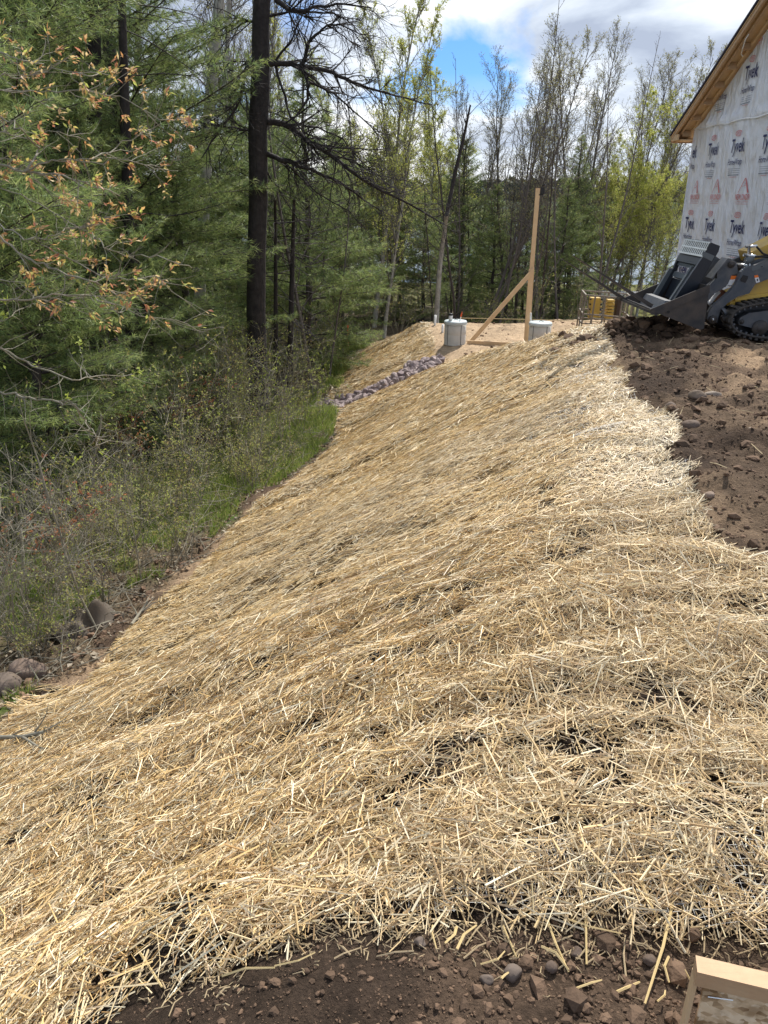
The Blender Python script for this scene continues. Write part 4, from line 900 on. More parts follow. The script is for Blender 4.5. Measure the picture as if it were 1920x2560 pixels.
# ------------------------------------------------------------------ vegetation generators
def rv(s=1.): return Vector((rnd.gauss(0, s), rnd.gauss(0, s), rnd.gauss(0, s)))
def limb(p, d, ln, n, wander, trop):
    pts = [Vector(p)]; d = Vector(d).normalized()
    for i in range(n): d = (d+rv(wander)+Vector((0, 0, trop))).normalized(); pts.append(pts[-1]+d*(ln/n))
    return pts
def at(pts, t):
    s = t*(len(pts)-1); i = min(int(s), len(pts)-2); f = s-i
    return pts[i].lerp(pts[i+1], f), (pts[i+1]-pts[i]).normalized()
def side(d, ang):
    a = d.cross(Vector((0, 0, 1)));
    if a.length < .05: a = d.cross(Vector((1, 0, 0)))
    a.normalize(); a = Quaternion(d, rnd.uniform(0, 6.283)) @ a
    return (d*math.cos(ang)+a*math.sin(ang)).normalized()
def leaves(mb, P, D, ln, wd, cols, droop=.3, fold=True):
    "pointed leaves (two tris each, folded along the midrib)"
    P = np.asarray(P, float); D = np.asarray(D, float); n = len(P)
    if n == 0: return
    D = D+rng.normal(0, .6, (n, 3)); D[:, 2] -= droop; D /= np.linalg.norm(D, axis=1)[:, None]+1e-9
    U = rng.normal(0, .5, (n, 3)); U[:, 2] += 1; S = np.cross(D, U); S /= np.linalg.norm(S, axis=1)[:, None]+1e-9; U = np.cross(S, D)
    l_ = (ln*rng.uniform(.6, 1.2, n))[:, None]; w_ = (wd*rng.uniform(.7, 1.2, n))[:, None]
    T = P+D*l_; Mp = P+D*l_*.45
    V = np.stack([P, Mp+S*w_/2+U*w_*.2, T, Mp-S*w_/2+U*w_*.2], 1); i = np.arange(n)[:, None]*4
    cols = np.asarray(cols); c = cols[rng.integers(0, len(cols), n)]*rng.uniform(.75, 1.25, (n, 1))
    mb.add(V.reshape(-1, 3), tris=np.concatenate([i+np.array([[0, 1, 2]]), i+np.array([[0, 2, 3]])]), col=np.repeat(c, 4, 0))
def tufts(mb, P, D, ln, wd, nb, cols):
    P = np.asarray(P, float); D = np.asarray(D, float); n = len(P)
    Pb = np.repeat(P, nb, 0); Db = np.repeat(D, nb, 0); m = len(Pb)
    d = Db*.9+rng.normal(0, .55, (m, 3)); d /= np.linalg.norm(d, axis=1)[:, None]; d[:, 2] -= .12
    S = np.cross(d, rng.normal(0, 1, (m, 3))); S /= np.linalg.norm(S, axis=1)[:, None]+1e-9
    l_ = (ln*rng.uniform(.6, 1.15, m))[:, None]; j = rng.normal(0, .015, (m, 3))
    V = np.stack([Pb+j-S*wd/2, Pb+j+S*wd/2, Pb+j+d*l_], 1)
    c0 = np.asarray(cols)[rng.integers(0, len(cols), n)]*rng.uniform(.65, 1.35, (n, 1)); c = np.repeat(np.repeat(c0, nb, 0)*rng.uniform(.8, 1.2, (m, 1)), 3, 0)
    mb.add(V.reshape(-1, 3), tris=np.arange(m*3).reshape(-1, 3), col=c)

GREEN = [(.21, .28, .09), (.27, .33, .11), (.16, .23, .09), (.30, .35, .13)]
def make_pine(h, rad, seed, low=.12, step=.42, nb=9, ln=.16, wd=.011, cols=GREEN, gap=.06):
    rnd.seed(seed); e = empty('pine_tree', (0, 0, -50))
    tb = MB(); tp = [Vector((0, 0, -.3))]; n = 12
    for i in range(1, n+1): tp.append(Vector((rnd.gauss(0, .04), rnd.gauss(0, .04), h*i/n)))
    rr_ = [.014*h*(1-.93*i/n)+.012 for i in range(n+1)]; tb.tube(tp, rr_, 9); tb.build('trunk', M['bark_pine'], e, True)
    lb_ = MB(); P = []; D = []
    z = h*low
    while z < h*.985:
        t = z/h; nbr = rnd.randint(4, 6); a0 = rnd.uniform(0, 6.28)
        R_ = rad*min(1., (1-t)*1.55+.06)*(.75 if t < .25 else 1)
        for k in range(nbr):
            if rnd.random() < gap: continue
            a = a0+k*6.283/nbr+rnd.gauss(0, .25); ln_ = R_*rnd.uniform(.6, 1.15); rise = .05+.55*t+rnd.gauss(0, .1)
            d = Vector((math.cos(a), math.sin(a), rise)); pts = limb((0, 0, z+rnd.uniform(-.12, .12)), d, ln_, 5, .06, .02 if t > .4 else -.01)
            lb_.tube(pts, [.02*(1-.15*i)*(.5+ln_*.3) for i in range(6)], 3, caps=False)
            ns = max(5, int(ln_*8))
            for j in range(ns):
                f = .22+.78*(j+rnd.random())/ns; q_, dd = at(pts, min(f, .999)); sl = ln_*(.42*(1-f)+.12)*rnd.uniform(.7, 1.3)
                sgn = 1 if j % 2 else -1; perp = Vector((-dd.y, dd.x, 0)).normalized()*sgn
                sd_ = (dd*.75+perp+Vector((0, 0, rnd.uniform(-.05, .35)))).normalized()
                tip_ = q_+sd_*sl; lb_.tube([q_, q_+sd_*sl*.5+Vector((0, 0, .01)), tip_], [.007, .006, .004], 3, caps=False)
                m = max(2, int(sl/.075))
                for s_ in range(m):
                    g_ = (s_+.6)/m; P.append(q_.lerp(tip_, g_)+rv(.02)); D.append(sd_ if s_ == m-1 else (sd_*.8+rv(.35)).normalized())
            P.append(pts[-1]); D.append((pts[-1]-pts[-2]).normalized())
        z += step*rnd.uniform(.75, 1.25)*(1-.35*t)
    P.append(Vector((0, 0, h))); D.append(Vector((0, 0, 1)))
    lb_.build('limbs', M['bark_pine'], e)
    nbm = MB(); tufts(nbm, [tuple(p_) for p_ in P], [tuple(p_) for p_ in D], ln, wd, nb, cols); nbm.build('needle_crown', M['needles'], e)
    print('pine tufts', len(P)*nb); return e

def make_broadleaf(h, spread, seed, bark, nbr, leafcol, nleaf, lsize, start=.25, ang=.6, trop=.10, r0=None, twigs=6, levels=2, lean=.0, name='deciduous_tree', leafdroop=.2, multi=1):
    rnd.seed(seed); e = empty(name, (0, 0, -50)); tb = MB(); bb = MB(); P = []; D = []
    for mm in range(multi):
        ld_ = Vector((rnd.gauss(0, .05+.1*(multi > 1))+lean, rnd.gauss(0, .05+.1*(multi > 1)), 1)); hh = h*rnd.uniform(.8, 1.0) if multi > 1 else h
        tp = limb((rnd.gauss(0, .12)*(multi > 1), rnd.gauss(0, .12)*(multi > 1), -.3), ld_, hh, 10, .035, .03); r_ = (r0 or .0075*hh)
        tb.tube(tp, [r_*(1-.88*(i/10)**.9) for i in range(11)], 7)
        for k in range(nbr):
            f = start+(1-start)*((k+rnd.random())/nbr)**.9; q_, dd = at(tp, min(f, .995)); ln_ = spread*(1.15-f*.85)*rnd.uniform(.55, 1.2)
            pts = limb(q_, side(dd, ang*rnd.uniform(.7, 1.35)), ln_, 5, .13, trop); br = r_*(1-.8*f)*.33+.003; bb.tube(pts, [br*(1-.16*i) for i in range(6)], 4, caps=False)
            for j in range(twigs):
                g_ = .2+.8*(j+rnd.random())/twigs; q2, d2 = at(pts, min(g_, .995)); l2 = ln_*rnd.uniform(.2, .5)*(1.2-g_*.6)
                p2 = limb(q2, side(d2, .65*rnd.uniform(.6, 1.4)), l2, 3, .2, trop); bb.tube(p2, [br*.38+.002, br*.3+.0015, br*.2+.001, .0015+br*.1], 3, caps=False)
                ends = [p2]
                if levels > 2:
                    for kk in range(5):
                        q3, d3 = at(p2, rnd.uniform(.2, .98)); p3 = limb(q3, side(d3, .7), l2*rnd.uniform(.25, .7), 2, .25, trop); bb.tube(p3, [br*.2+.0012, br*.14+.001, .0014], 3, caps=False); ends.append(p3)
                for en in ends:
                    for _ in range(nleaf):
                        q4, d4 = at(en, rnd.uniform(.25, .999)); P.append(q4+rv(.02)); D.append(d4)
    tb.build('trunk', bark, e, True); bb.build('branches', bark if bark is not M['bark_aspen'] else M['bark_grey'], e)
    if P and nleaf:
        lm = MB(); leaves(lm, [tuple(a) for a in P], [tuple(a) for a in D], lsize, lsize*.55, leafcol, leafdroop); lm.build('leaf_crown', M['leaf'], e)
    return e
USED = set()
def place(proto, loc, s=1., rz=None, label=None, group=None, cat=None, tilt=(0, 0), sink=0.):
    if proto.name not in USED: o = proto; USED.add(proto.name)
    else: o = copy_tree(proto)
    x, y = loc[0], loc[1]; z = loc[2] if len(loc) > 2 else hz(x, y)
    o.location = (x, y, z-sink); o.scale = (s, s, s); o.rotation_euler = (tilt[0], tilt[1], rnd.uniform(0, 6.28) if rz is None else rz)
    if 'group' in o: del o['group']
    tag(o, label, cat, group); return o
def base_at(u, y): p = PY(u, 900, y); return p.x, y
def xat(u, v, y): return PY(u, v, y).x

# ------------------------------------------------------------------ trees
pineA = make_pine(15, 3.3, 1, .06, .42, nb=8)
pineB = make_pine(10.5, 2.8, 2, .04, .38, nb=8)
pineC = make_pine(7.5, 2.4, 3, .03, .34, nb=8)
PINES = [
    (pineA, 330, 600, 16.5, .95, 'tall dense white pine filling the left centre behind the reddish leaved branches'),
    (pineA, 40, 600, 13.5, .85, 'tall white pine at the left edge with its trunk hidden by boughs'),
    (pineB, -190, 600, 10.0, .9, 'near white pine cut off by the left edge of the picture'),
    (pineC, 270, 900, 13.0, .75, 'short bushy pine low in the left thicket'),
    (pineB, 150, 500, 17.5, 1.0, 'pine filling the gap between the left edge and the tallest pine'),
    (pineC, 60, 700, 10.4, .72, 'nearest young pine, its boughs behind the orange leaved branches'),
    (pineC, 455, 700, 18.5, 1.0, 'bushy young pine low between the left trunks'),
    (pineB, 520, 700, 25.0, .72, 'white pine left of the black trunk behind the birch'),
    (pineC, 770, 700, 21.8, 1.02, 'broad young pine right of the black trunk'),
    (pineC, 660, 600, 26.0, 1.15, 'pine standing directly behind the black trunk'),
    (pineC, 600, 600, 31.0, 1.2, 'pine deep behind the leaning birch and black trunk'),
    (pineA, 190, 300, 22.0, 1.0, 'tallest pine, its top out of the frame above the pale left trunk'),
    (pineC, 850, 700, 27.5, .85, 'dark pine beyond the left end of the far straw mound'),
    (pineC, 835, 640, 33.0, .95, 'pine behind the tips of the drooping bare limbs'),
    (pineC, 1000, 700, 33, .80, 'young pine behind the left end of the sand pad'),
    (pineC, 1155, 560, 36, .98, 'pine with rounded top between the leaning snag and the lumber post'),
    (pineC, 1060, 640, 31.5, .66, 'small pine left of the leaning snag'),
    (pineC, 1235, 650, 33, .72, 'pine behind the diagonal brace of the lumber post'),
    (pineB, 1435, 560, 33, .68, 'tall dark pine standing right of the lumber post'),
    (pineC, 1400, 700, 30.5, .72, 'lower dark pine behind the fork tines'),
    (pineC, 1310, 700, 38, .78, 'pine deep in the woods behind the lumber post'),
    (pineC, 1505, 700, 37, .75, 'small pine right of the tall dark one'),
    (pineC, 930, 640, 40, .7, 'pine far behind the mound among bare trunks'),
    (pineC, 1660, 650, 62, .6, 'little round pine by the lake left of the house corner')]
for pr, u, v, y, s, lb in PINES: place(pr, (xat(u, v, y), y), s, label=lb, cat='pine tree')

# the big black trunk with bare limbs
yt = 17.0
bt = empty('bare_oak_tree', (PY(644, 960, yt).x, yt, -3.1)); tag(bt, 'tall black trunked bare tree with long drooping limbs on its right side', 'bare tree')
def BL(q): return Vector(q)-bt.location
tb = MB(); tpts = [BL(PY(u, v, yt)) for u, v in [(642, 1010), (643, 900), (640, 780), (641, 640), (646, 500), (646, 420), (644, 330), (650, 240), (652, 160), (652, 60), (658, -60), (662, -260), (668, -500)]]
tb.tube(tpts, [.26, .22, .205, .195, .19, .19, .19, .19, .175, .165, .155, .13, .09], 14); tb.build('trunk', M['bark_dark'], bt, True)
rnd.seed(11)
limbs = [  # polylines in the picture with start radius
    ([(672, 160), (720, 160), (755, 165), (830, 180), (880, 205), (920, 220), (990, 240), (1080, 262)], .06),
    ([(755, 165), (765, 190), (772, 215), (768, 250), (740, 290), (718, 305)], .045), ([(755, 165), (765, 130), (772, 105), (800, 80), (815, 65), (850, 40)], .045),
    ([(815, 65), (850, 60), (900, 85), (940, 90)], .02), ([(815, 65), (860, 90), (905, 125)], .016),
    ([(772, 205), (820, 225), (870, 265), (920, 310), (955, 345)], .028), ([(670, 305), (710, 310), (740, 330), (780, 360), (830, 390), (880, 430), (960, 480), (1050, 525), (1110, 560)], .07),
    ([(668, 385), (700, 400), (735, 410), (790, 430), (850, 455), (910, 500), (960, 530)], .055), ([(735, 410), (730, 430), (760, 450), (800, 500)], .02),
    ([(690, 0), (720, 25), (760, 28), (795, 15), (860, 10), (930, 20)], .05), ([(676, 40), (720, 30), (770, -10)], .03), ([(690, 150), (730, 100), (760, 30), (780, -30)], .025),
    ([(690, 165), (705, 220), (725, 290), (760, 330), (800, 350)], .03), ([(655, 155), (620, 155), (610, 200), (590, 270), (540, 340), (500, 400)], .05), ([(650, 230), (610, 225), (585, 260), (575, 330)], .03),
    ([(780, 360), (850, 370), (920, 375), (1000, 365)], .022), ([(830, 390), (880, 400), (950, 440), (1000, 490)], .02), ([(668, 430), (700, 480), (740, 540), (760, 600)], .02), ([(640, 330), (590, 320), (520, 310), (450, 330)], .03),
    ([(655, 60), (600, 50), (560, 70), (500, 120)], .03), ([(660, -40), (720, -60), (800, -40), (860, 0)], .04), ([(650, 0), (600, -30), (540, -20)], .035),
    ([(720, 310), (800, 320), (860, 350), (900, 400), (960, 440), (1040, 460)], .02), ([(700, 395), (790, 480), (860, 520), (900, 560)], .02), ([(770, 30), (830, 30), (880, 60), (930, 110)], .02)]
lb_ = MB(); tw = MB()
for pl, r in limbs:
    dy = 0; pts = []
    for i, (u, v) in enumerate(pl): pts.append(BL(PY(u, v, yt+dy))); dy += rnd.uniform(-.5, .35)*.6
    fine = []
    for i in range(len(pts)-1):
        for k in range(3): fine.append(pts[i].lerp(pts[i+1], k/3)+(rv(.012) if k else Vector()))
    fine.append(pts[-1]); n = len(fine); lb_.tube(fine, [max(.006, r*(1-.85*i/n)) for i in range(n)], 6)
    ln_ = sum((fine[i+1]-fine[i]).length for i in range(n-1))
    for k in range(int(ln_*11)):
        f = rnd.uniform(.12, 1); q_, dd = at(fine, min(f, .999)); l2 = rnd.uniform(.4, 1.2)*(1.1-f*.4); br = r*(1-.8*f)*.35+.004
        p2 = limb(q_, side(dd, rnd.uniform(.35, .9)), l2, 4, .2, -.04); tw.tube(p2, [br, br*.8, br*.6, br*.45, .002], 3, caps=False)
        for kk in range(4):
            q3, d3 = at(p2, rnd.uniform(.15, .98)); p3 = limb(q3, side(d3, .6), l2*rnd.uniform(.3, .6), 3, .22, -.03); tw.tube(p3, [br*.45+.001, br*.35+.001, .002, .0015], 3, caps=False)
            for k4 in range(2):
                q5, d5 = at(p3, rnd.uniform(.3, .98)); p5 = limb(q5, side(d5, .7), l2*rnd.uniform(.12, .3), 2, .2, -.02); tw.tube(p5, [.0025, .002, .0014], 3, caps=False)
lb_.build('limbs', M['bark_dark'], bt, True); tw.build('twigs', M['bark_dark'], bt)

# pale birch / aspen trunks
def pale_trunk(pl, y, r0, r1, label, dark=0, name='birch_tree'):
    e = empty(name, PY(*pl[0], y)); tag(e, label, 'birch tree'); b = MB(); pts = [PY(u, v, y)-e.location for u, v in pl]; n = len(pts)
    b.tube(pts, [r0+(r1-r0)*i/(n-1) for i in range(n)], 10); b.build('trunk', M['bark_aspen'], e, True)
    t_ = MB()
    for k in range(26):
        f = rnd.uniform(.35, .99); q_, dd = at(pts, f); l_ = rnd.uniform(.7, 2.2); p2 = limb(q_, side(dd, rnd.uniform(.5, 1.1)), l_, 5, .14, .05); t_.tube(p2, [.022, .018, .014, .01, .007, .004], 4, caps=False)
        for kk in range(8):
            q3, d3 = at(p2, rnd.uniform(.15, .98)); p3 = limb(q3, side(d3, .6), l_*rnd.uniform(.15, .4), 3, .2, .05); t_.tube(p3, [.006, .005, .003, .002], 3, caps=False)
            for k4 in range(2): q5, d5 = at(p3, rnd.uniform(.2, .98)); p5 = limb(q5, side(d5, .7), l_*.12, 2, .2, 0); t_.tube(p5, [.003, .0025, .0018], 3, caps=False)
    t_.build('branches', M['bark_grey'], e)
rnd.seed(31)
pale_trunk([(498, 980), (500, 700), (512, 480), (520, 300), (535, 150), (548, 0), (560, -250), (570, -450)], 21.5, .16, .11, 'leaning pale grey birch trunk left of the black trunk')
pale_trunk([(190, 980), (172, 600), (160, 200), (148, 60), (140, -60), (120, -400)], 17.5, .19, .15, 'thick pale birch trunk near the top left corner')
pale_trunk([(575, 900), (568, 500), (563, 200), (570, 60), (585, -200)], 27, .10, .07, 'thin pale trunk in the gap between birch and black trunk')
pale_trunk([(330, 900), (332, 600), (338, 300), (345, 100), (352, -100)], 26, .12, .08, 'narrow pale trunk glimpsed behind the left centre pine')
# dark pine-like trunks visible low left
for u0, u1, y, r, lb in ((335, 300, 14.2, .13, 'dark straight trunk seen below the boughs of the tallest left pine'), (240, 235, 15, .2, 'thick dark trunk low in the left thicket'), (722, 735, 18.6, .09, 'slim dark trunk just right of the black trunk'), (690, 688, 18.5, .07, 'thin dark trunk close beside the black trunk')):
    e = empty('dead_tree', PY(u0, 1010, y)); tag(e, lb, 'tree'); b = MB(); hh_ = 190 if y < 16 else 85; pts = [PY(u0+(u1-u0)*t/6, 1010-t*hh_, y)-e.location for t in range(7)]; b.tube(pts, [r*(1-.1*i) for i in range(7)], 9); b.build('trunk', M['bark_dark'], e, True)
    t_ = MB()
    for k in range(22):
        q_, dd = at(pts, rnd.uniform(.15, .95)); a = rnd.uniform(0, 6.28); p2 = limb(q_, Vector((math.cos(a), math.sin(a), rnd.uniform(-.3, .2))), rnd.uniform(.6, 1.8), 5, .12, -.03); t_.tube(p2, [.014, .012, .01, .008, .005, .003], 3, caps=False)
        for kk in range(3): q3, d3 = at(p2, rnd.uniform(.3, .95)); t_.tube(limb(q3, side(d3, .7), .35, 2, .2, -.02), [.004, .003, .002], 3, caps=False)
    t_.build('branches', M['bark_dark'], e)
# leaning snag
e = empty('leaning_snag', PY(1090, 820, 27)); tag(e, 'thin dead leaning trunk with a broken top and pale streaked lower half', 'dead tree')
b = MB(); pts = [PY(u, v, 27)-e.location for u, v in [(1088, 840), (1092, 770), (1100, 660), (1116, 540), (1138, 430), (1158, 350), (1176, 262)]]; b.tube(pts[3:], [.07, .06, .05, .025], 8); b.build('broken_top', M['bark_dark'], e, True)
b = MB(); b.tube(pts[:4], [.10, .09, .08, .07], 8); b.build('trunk', M['bark_aspen'], e, True)
t_ = MB()
for k in range(18): q_, dd = at(pts, rnd.uniform(.3, .97)); t_.tube(limb(q_, side(dd, .6), rnd.uniform(.4, 1.4), 4, .1, .03), [.012, .01, .008, .005, .003], 3, caps=False)
t_.build('branches', M['bark_dark'], e)

YG = [(.42, .46, .09), (.50, .52, .13), (.36, .42, .08), (.54, .50, .18)]
OL = [(.26, .24, .10), (.30, .30, .10), (.22, .20, .09)]
aspenA = make_broadleaf(12.5, 2.4, 51, M['bark_aspen'], 50, YG, 4, .07, .18, .5, .12, levels=3, twigs=7, name='aspen_tree')
aspenC = make_broadleaf(8.5, 3.4, 58, M['bark_grey'], 40, YG, 7, .07, .36, .85, .05, levels=3, twigs=9, name='leafing_tree', multi=2)
aspenB = make_broadleaf(10.5, 2.6, 52, M['bark_aspen'], 46, YG, 7, .07, .12, .65, .08, levels=3, twigs=6, name='aspen_tree')
mapleA = make_broadleaf(12, 3.4, 53, M['bark_grey'], 34, OL, 2, .06, .22, .55, .12, levels=3, twigs=9, multi=2, name='budding_maple_tree')
mapleB = make_broadleaf(11, 2.9, 54, M['bark_grey'], 36, OL, 1, .06, .2, .5, .13, levels=3, twigs=9, multi=2, name='budding_maple_tree')
bareA = make_broadleaf(10, 1.5, 55, M['bark_grey'], 26, OL, 0, .05, .15, .7, .04, levels=2, twigs=5, r0=.055, name='bare_sapling')
bareB = make_broadleaf(8, 1.8, 56, M['bark_pine'], 30, OL, 1, .05, .1, .9, -.02, levels=3, twigs=4, r0=.05, name='bare_sapling')
rnd.seed(77)
DEC = [(aspenA, 935, 30, 1.02, 'tallest pale green aspen left of the blue cloud gap'), (aspenA, 1010, 34, .95, 'pale green aspen just right of the tallest one'), (aspenA, 880, 36, .85, 'pale green aspen left of the tallest one'), (aspenB, 1060, 38, .95, 'slim leafing aspen left of the leaning snag'), (aspenA, 1110, 40, .9, 'aspen behind the leaning snag'),
       (mapleA, 1215, 30, .93, 'large budding maple with many upright stems in the middle'), (mapleB, 1290, 33, .98, 'budding maple right behind the largest one, darker'), (mapleA, 1360, 37, .98, 'budding maple above the lumber post'), (mapleB, 1170, 36, .92, 'budding maple between snag and largest maple'),
       (mapleB, 1455, 34, 1.10, 'bare topped maple rising left in the right hand group'), (mapleA, 1520, 35, 1.02, 'tall budding maple in the centre of the right hand group'), (aspenB, 1560, 33, .82, 'bright yellow green aspen right of the tall dark pine'), (aspenB, 1620, 37, .88, 'bright yellow green aspen nearest the house'), (mapleB, 1600, 40, 1.05, 'bare maple behind the yellow green aspens'), (mapleB, 1665, 44, .95, 'slender bare tree touching the house eave'),
       (aspenC, 1600, 32, .72, 'spreading yellow green tree with the densest young leaves, beside the house'), (aspenC, 1545, 36, .8, 'spreading yellow green tree left of the densest one'), (aspenC, 1660, 39, .8, 'yellow green tree whose crown meets the house wrap edge'),
       (aspenC, 960, 35, .85, 'yellow green tree low among the pale aspens'), (aspenC, 880, 41, 1.0, 'spreading leafing tree far behind the mound'), (aspenC, 1100, 46, 1.1, 'distant leafing tree behind the leaning snag'), (aspenA, 960, 27.5, .8, 'aspen sapling at the left edge of the pad woods'),
       (aspenB, 1540, 42, .8, 'yellow green aspen farther behind the cage'), (aspenB, 1010, 44, 1.0, 'distant leafing aspen behind the pad'), (aspenA, 780, 31, 1.0, 'pale green aspen seen through the bare limbs'), (aspenA, 700, 38, 1.1, 'aspen far behind the black trunk'), (mapleB, 600, 30, 1.15, 'bare maple behind the leaning birch'), (mapleA, 470, 32, 1.2, 'bare maple high behind the left centre pine'), (mapleB, 40, 24, 1.1, 'bare tree in the top left corner')]
for pr, u, y, s, lb in DEC: place(pr, (xat(u, 560, y), y), s, label=lb, cat='tree')
for i in range(48):
    y = rnd.uniform(27, 50); u = rnd.uniform(820, 1500); place(rnd.choice([bareA, bareB, bareA]), (xat(u, 700, y), y), rnd.uniform(.7, 1.15), label='slender bare tree in the dark woods behind the sand pad', group='bare saplings in the woods behind the pad', cat='tree')
for i in range(26):
    y = rnd.uniform(19, 34); u = rnd.uniform(-50, 820); place(rnd.choice([bareA, bareB]), (xat(u, 800, y), y), rnd.uniform(.6, 1.1), label='thin bare tree among the pines left of the slope', group='bare saplings among the left pines', cat='tree')
for i in range(22):
    y = rnd.uniform(40, 62); u = rnd.uniform(-250, 1530); place(pineC, (xat(u, 620, y), y), rnd.uniform(.7, 1.05)*(1.25 if u < 500 else 1), label='distant dark pine at the back of the woods', group='distant pines at the back of the woods', cat='pine tree')

# ------------------------------------------------------------------ thicket shrubs
SL = [(.38, .37, .11), (.30, .34, .08), (.42, .33, .15), (.38, .42, .11)]
RL = [(.38, .15, .08), (.45, .22, .10), (.30, .12, .07)]
def make_shrub(h, n, seed, cols, nl, ls=.045, name='thicket_shrub', spread=.5, rad=.008):
    rnd.seed(seed); e = empty(name, (0, 0, -50)); b = MB(); P = []; D = []
    for k in range(n):
        a = rnd.uniform(0, 6.28); d = Vector((math.cos(a)*spread*rnd.random(), math.sin(a)*spread*rnd.random(), 1)); l_ = h*rnd.uniform(.5, 1.1)
        pts = limb((rnd.gauss(0, .12), rnd.gauss(0, .12), -.05), d, l_, 7, .1, .0); b.tube(pts, [rad*(1-.12*i) for i in range(8)], 4, caps=False)
        for j in range(9):
            q_, dd = at(pts, rnd.uniform(.2, .99)); l2 = l_*rnd.uniform(.12, .35); p2 = limb(q_, side(dd, rnd.uniform(.5, 1.0)), l2, 4, .18, .03); b.tube(p2, [rad*.5, rad*.42, rad*.34, rad*.25, .001], 3, caps=False)
            for jj in range(3):
                q3, d3 = at(p2, rnd.uniform(.2, .98)); p3 = limb(q3, side(d3, .8), l2*.4, 2, .2, 0); b.tube(p3, [rad*.25, rad*.2, .001], 3, caps=False)
                for _ in range(nl): q4, d4 = at(p3, rnd.uniform(.2, 1)*.999); P.append(q4+rv(.01)); D.append(d4)
    b.build('stems', M['twig'], e)
    if P: lm = MB(); leaves(lm, [tuple(a) for a in P], [tuple(a) for a in D], ls, ls*.5, cols, .0); lm.build('leaves', M['leaf'], e)
    return e
sh = [make_shrub(2.0, 6, 61, SL, 2), make_shrub(1.7, 5, 62, SL, 4), make_shrub(2.3, 5, 63, SL, 1), make_shrub(1.3, 6, 64, SL, 3)]
shr = make_shrub(1.8, 6, 65, RL, 4, .06); shb = make_shrub(2.1, 7, 66, SL, 0); shy = make_shrub(1.8, 4, 67, [(.34, .40, .08), (.30, .34, .07)], 3, .05)
rnd.seed(5)
def slope_ok(x, y, m=.25): return x < float(np.interp(y, YT, XT))-m
k = 0
while k < 125:
    y = 6+rnd.random()**.8*18; x = float(np.interp(y, YT, XT))-.35-abs(rnd.gauss(0, 3.2))
    s_ = rnd.uniform(.65, 1.3)*(.8 if x > float(np.interp(y, YT, XT))-1 else 1)
    place(rnd.choice(sh), (x, y), s_, label='thin stemmed budding shrub in the thicket left of the slope', group='thicket shrubs left of the slope', cat='shrub'); k += 1
for i in range(46):
    y = 4.8+rnd.random()*8; x = float(np.interp(y, YT, XT))-.08-rnd.random()*1.3; place(rnd.choice(sh), (x, y), rnd.uniform(.3, .75), label='thin stemmed budding shrub in the thicket left of the slope', group='thicket shrubs left of the slope', cat='shrub')
for i in range(20):
    y = rnd.uniform(5.0, 9.5); x = float(np.interp(y, YT, XT))-.3-abs(rnd.gauss(0, 1.3)); place(shb, (x, y), rnd.uniform(.6, 1.0), label='leafless grey shrub in the near left thicket', group='leafless shrubs in the near left thicket', cat='shrub')
for u, v, y, s, lb in ((330, 1000, 12, .9, 'shrub with coppery red young leaves left of the dark trunk'), (400, 960, 13.5, 1.0, 'tallest red leaved shrub, near the centre of the thicket'), (20, 1150, 7.2, .8, 'coppery leaved shrub at the left edge')): place(shr, (xat(u, v, y), y), s, label=lb, cat='shrub')
for u, v, y, s, lb in ((655, 1000, 14.5, 1.25, 'tall leafy shrub growing in front of the black trunk'), (560, 1100, 12, .9, 'yellow green shrub left of the black trunk base'), (800, 1000, 16, .9, 'leafy shrub at the left end of the rock channel'), (720, 1080, 13, .8, 'leafy shrub near the grass strip beside the slope')): place(shy, (xat(u, v, y), y), s, label=lb, cat='shrub')
for i in range(40):
    y = rnd.uniform(26, 33); x = rnd.uniform(-6, 12); place(rnd.choice(sh), (x, y), rnd.uniform(.8, 1.3), label='low brush at the edge of the woods behind the pad', group='brush at the wood edge behind the pad', cat='shrub')

# tall bare stems rising from the toe at near left
rnd.seed(9)
stems = [([(272, 1650), (235, 1560), (200, 1490), (165, 1390), (150, 1330), (125, 1260), (95, 1150), (60, 1050)], 6.0, .012, 'long curved pale stem leaning left from the edge of the straw'), ([(168, 1635), (160, 1530), (145, 1400), (125, 1300), (100, 1220)], 6.3, .008, 'thin upright bare stem left of the long curved one'), ([(228, 1450), (228, 1330), (232, 1210), (235, 1150), (255, 1040)], 8.2, .016, 'dark straight sapling with few twigs above the stump'), ([(368, 1515), (350, 1430), (335, 1330), (320, 1240), (310, 1190)], 7.1, .007, 'slender bare stem right of the crumpled fabric'), ([(88, 1655), (75, 1560), (62, 1450), (50, 1330), (20, 1200)], 5.9, .009, 'bare stem rising behind the tan boulder'), ([(540, 1380), (520, 1300), (490, 1220), (470, 1120)], 9.5, .008, 'forked pale stem leaning left by the soil edge'), ([(640, 1240), (650, 1120), (660, 1010), (665, 960)], 11, .008, 'slender upright stem near the grass strip'), ([(715, 1180), (700, 1080), (705, 1010), (740, 930)], 12.5, .008, 'bent pale stem nearest the rock channel')]
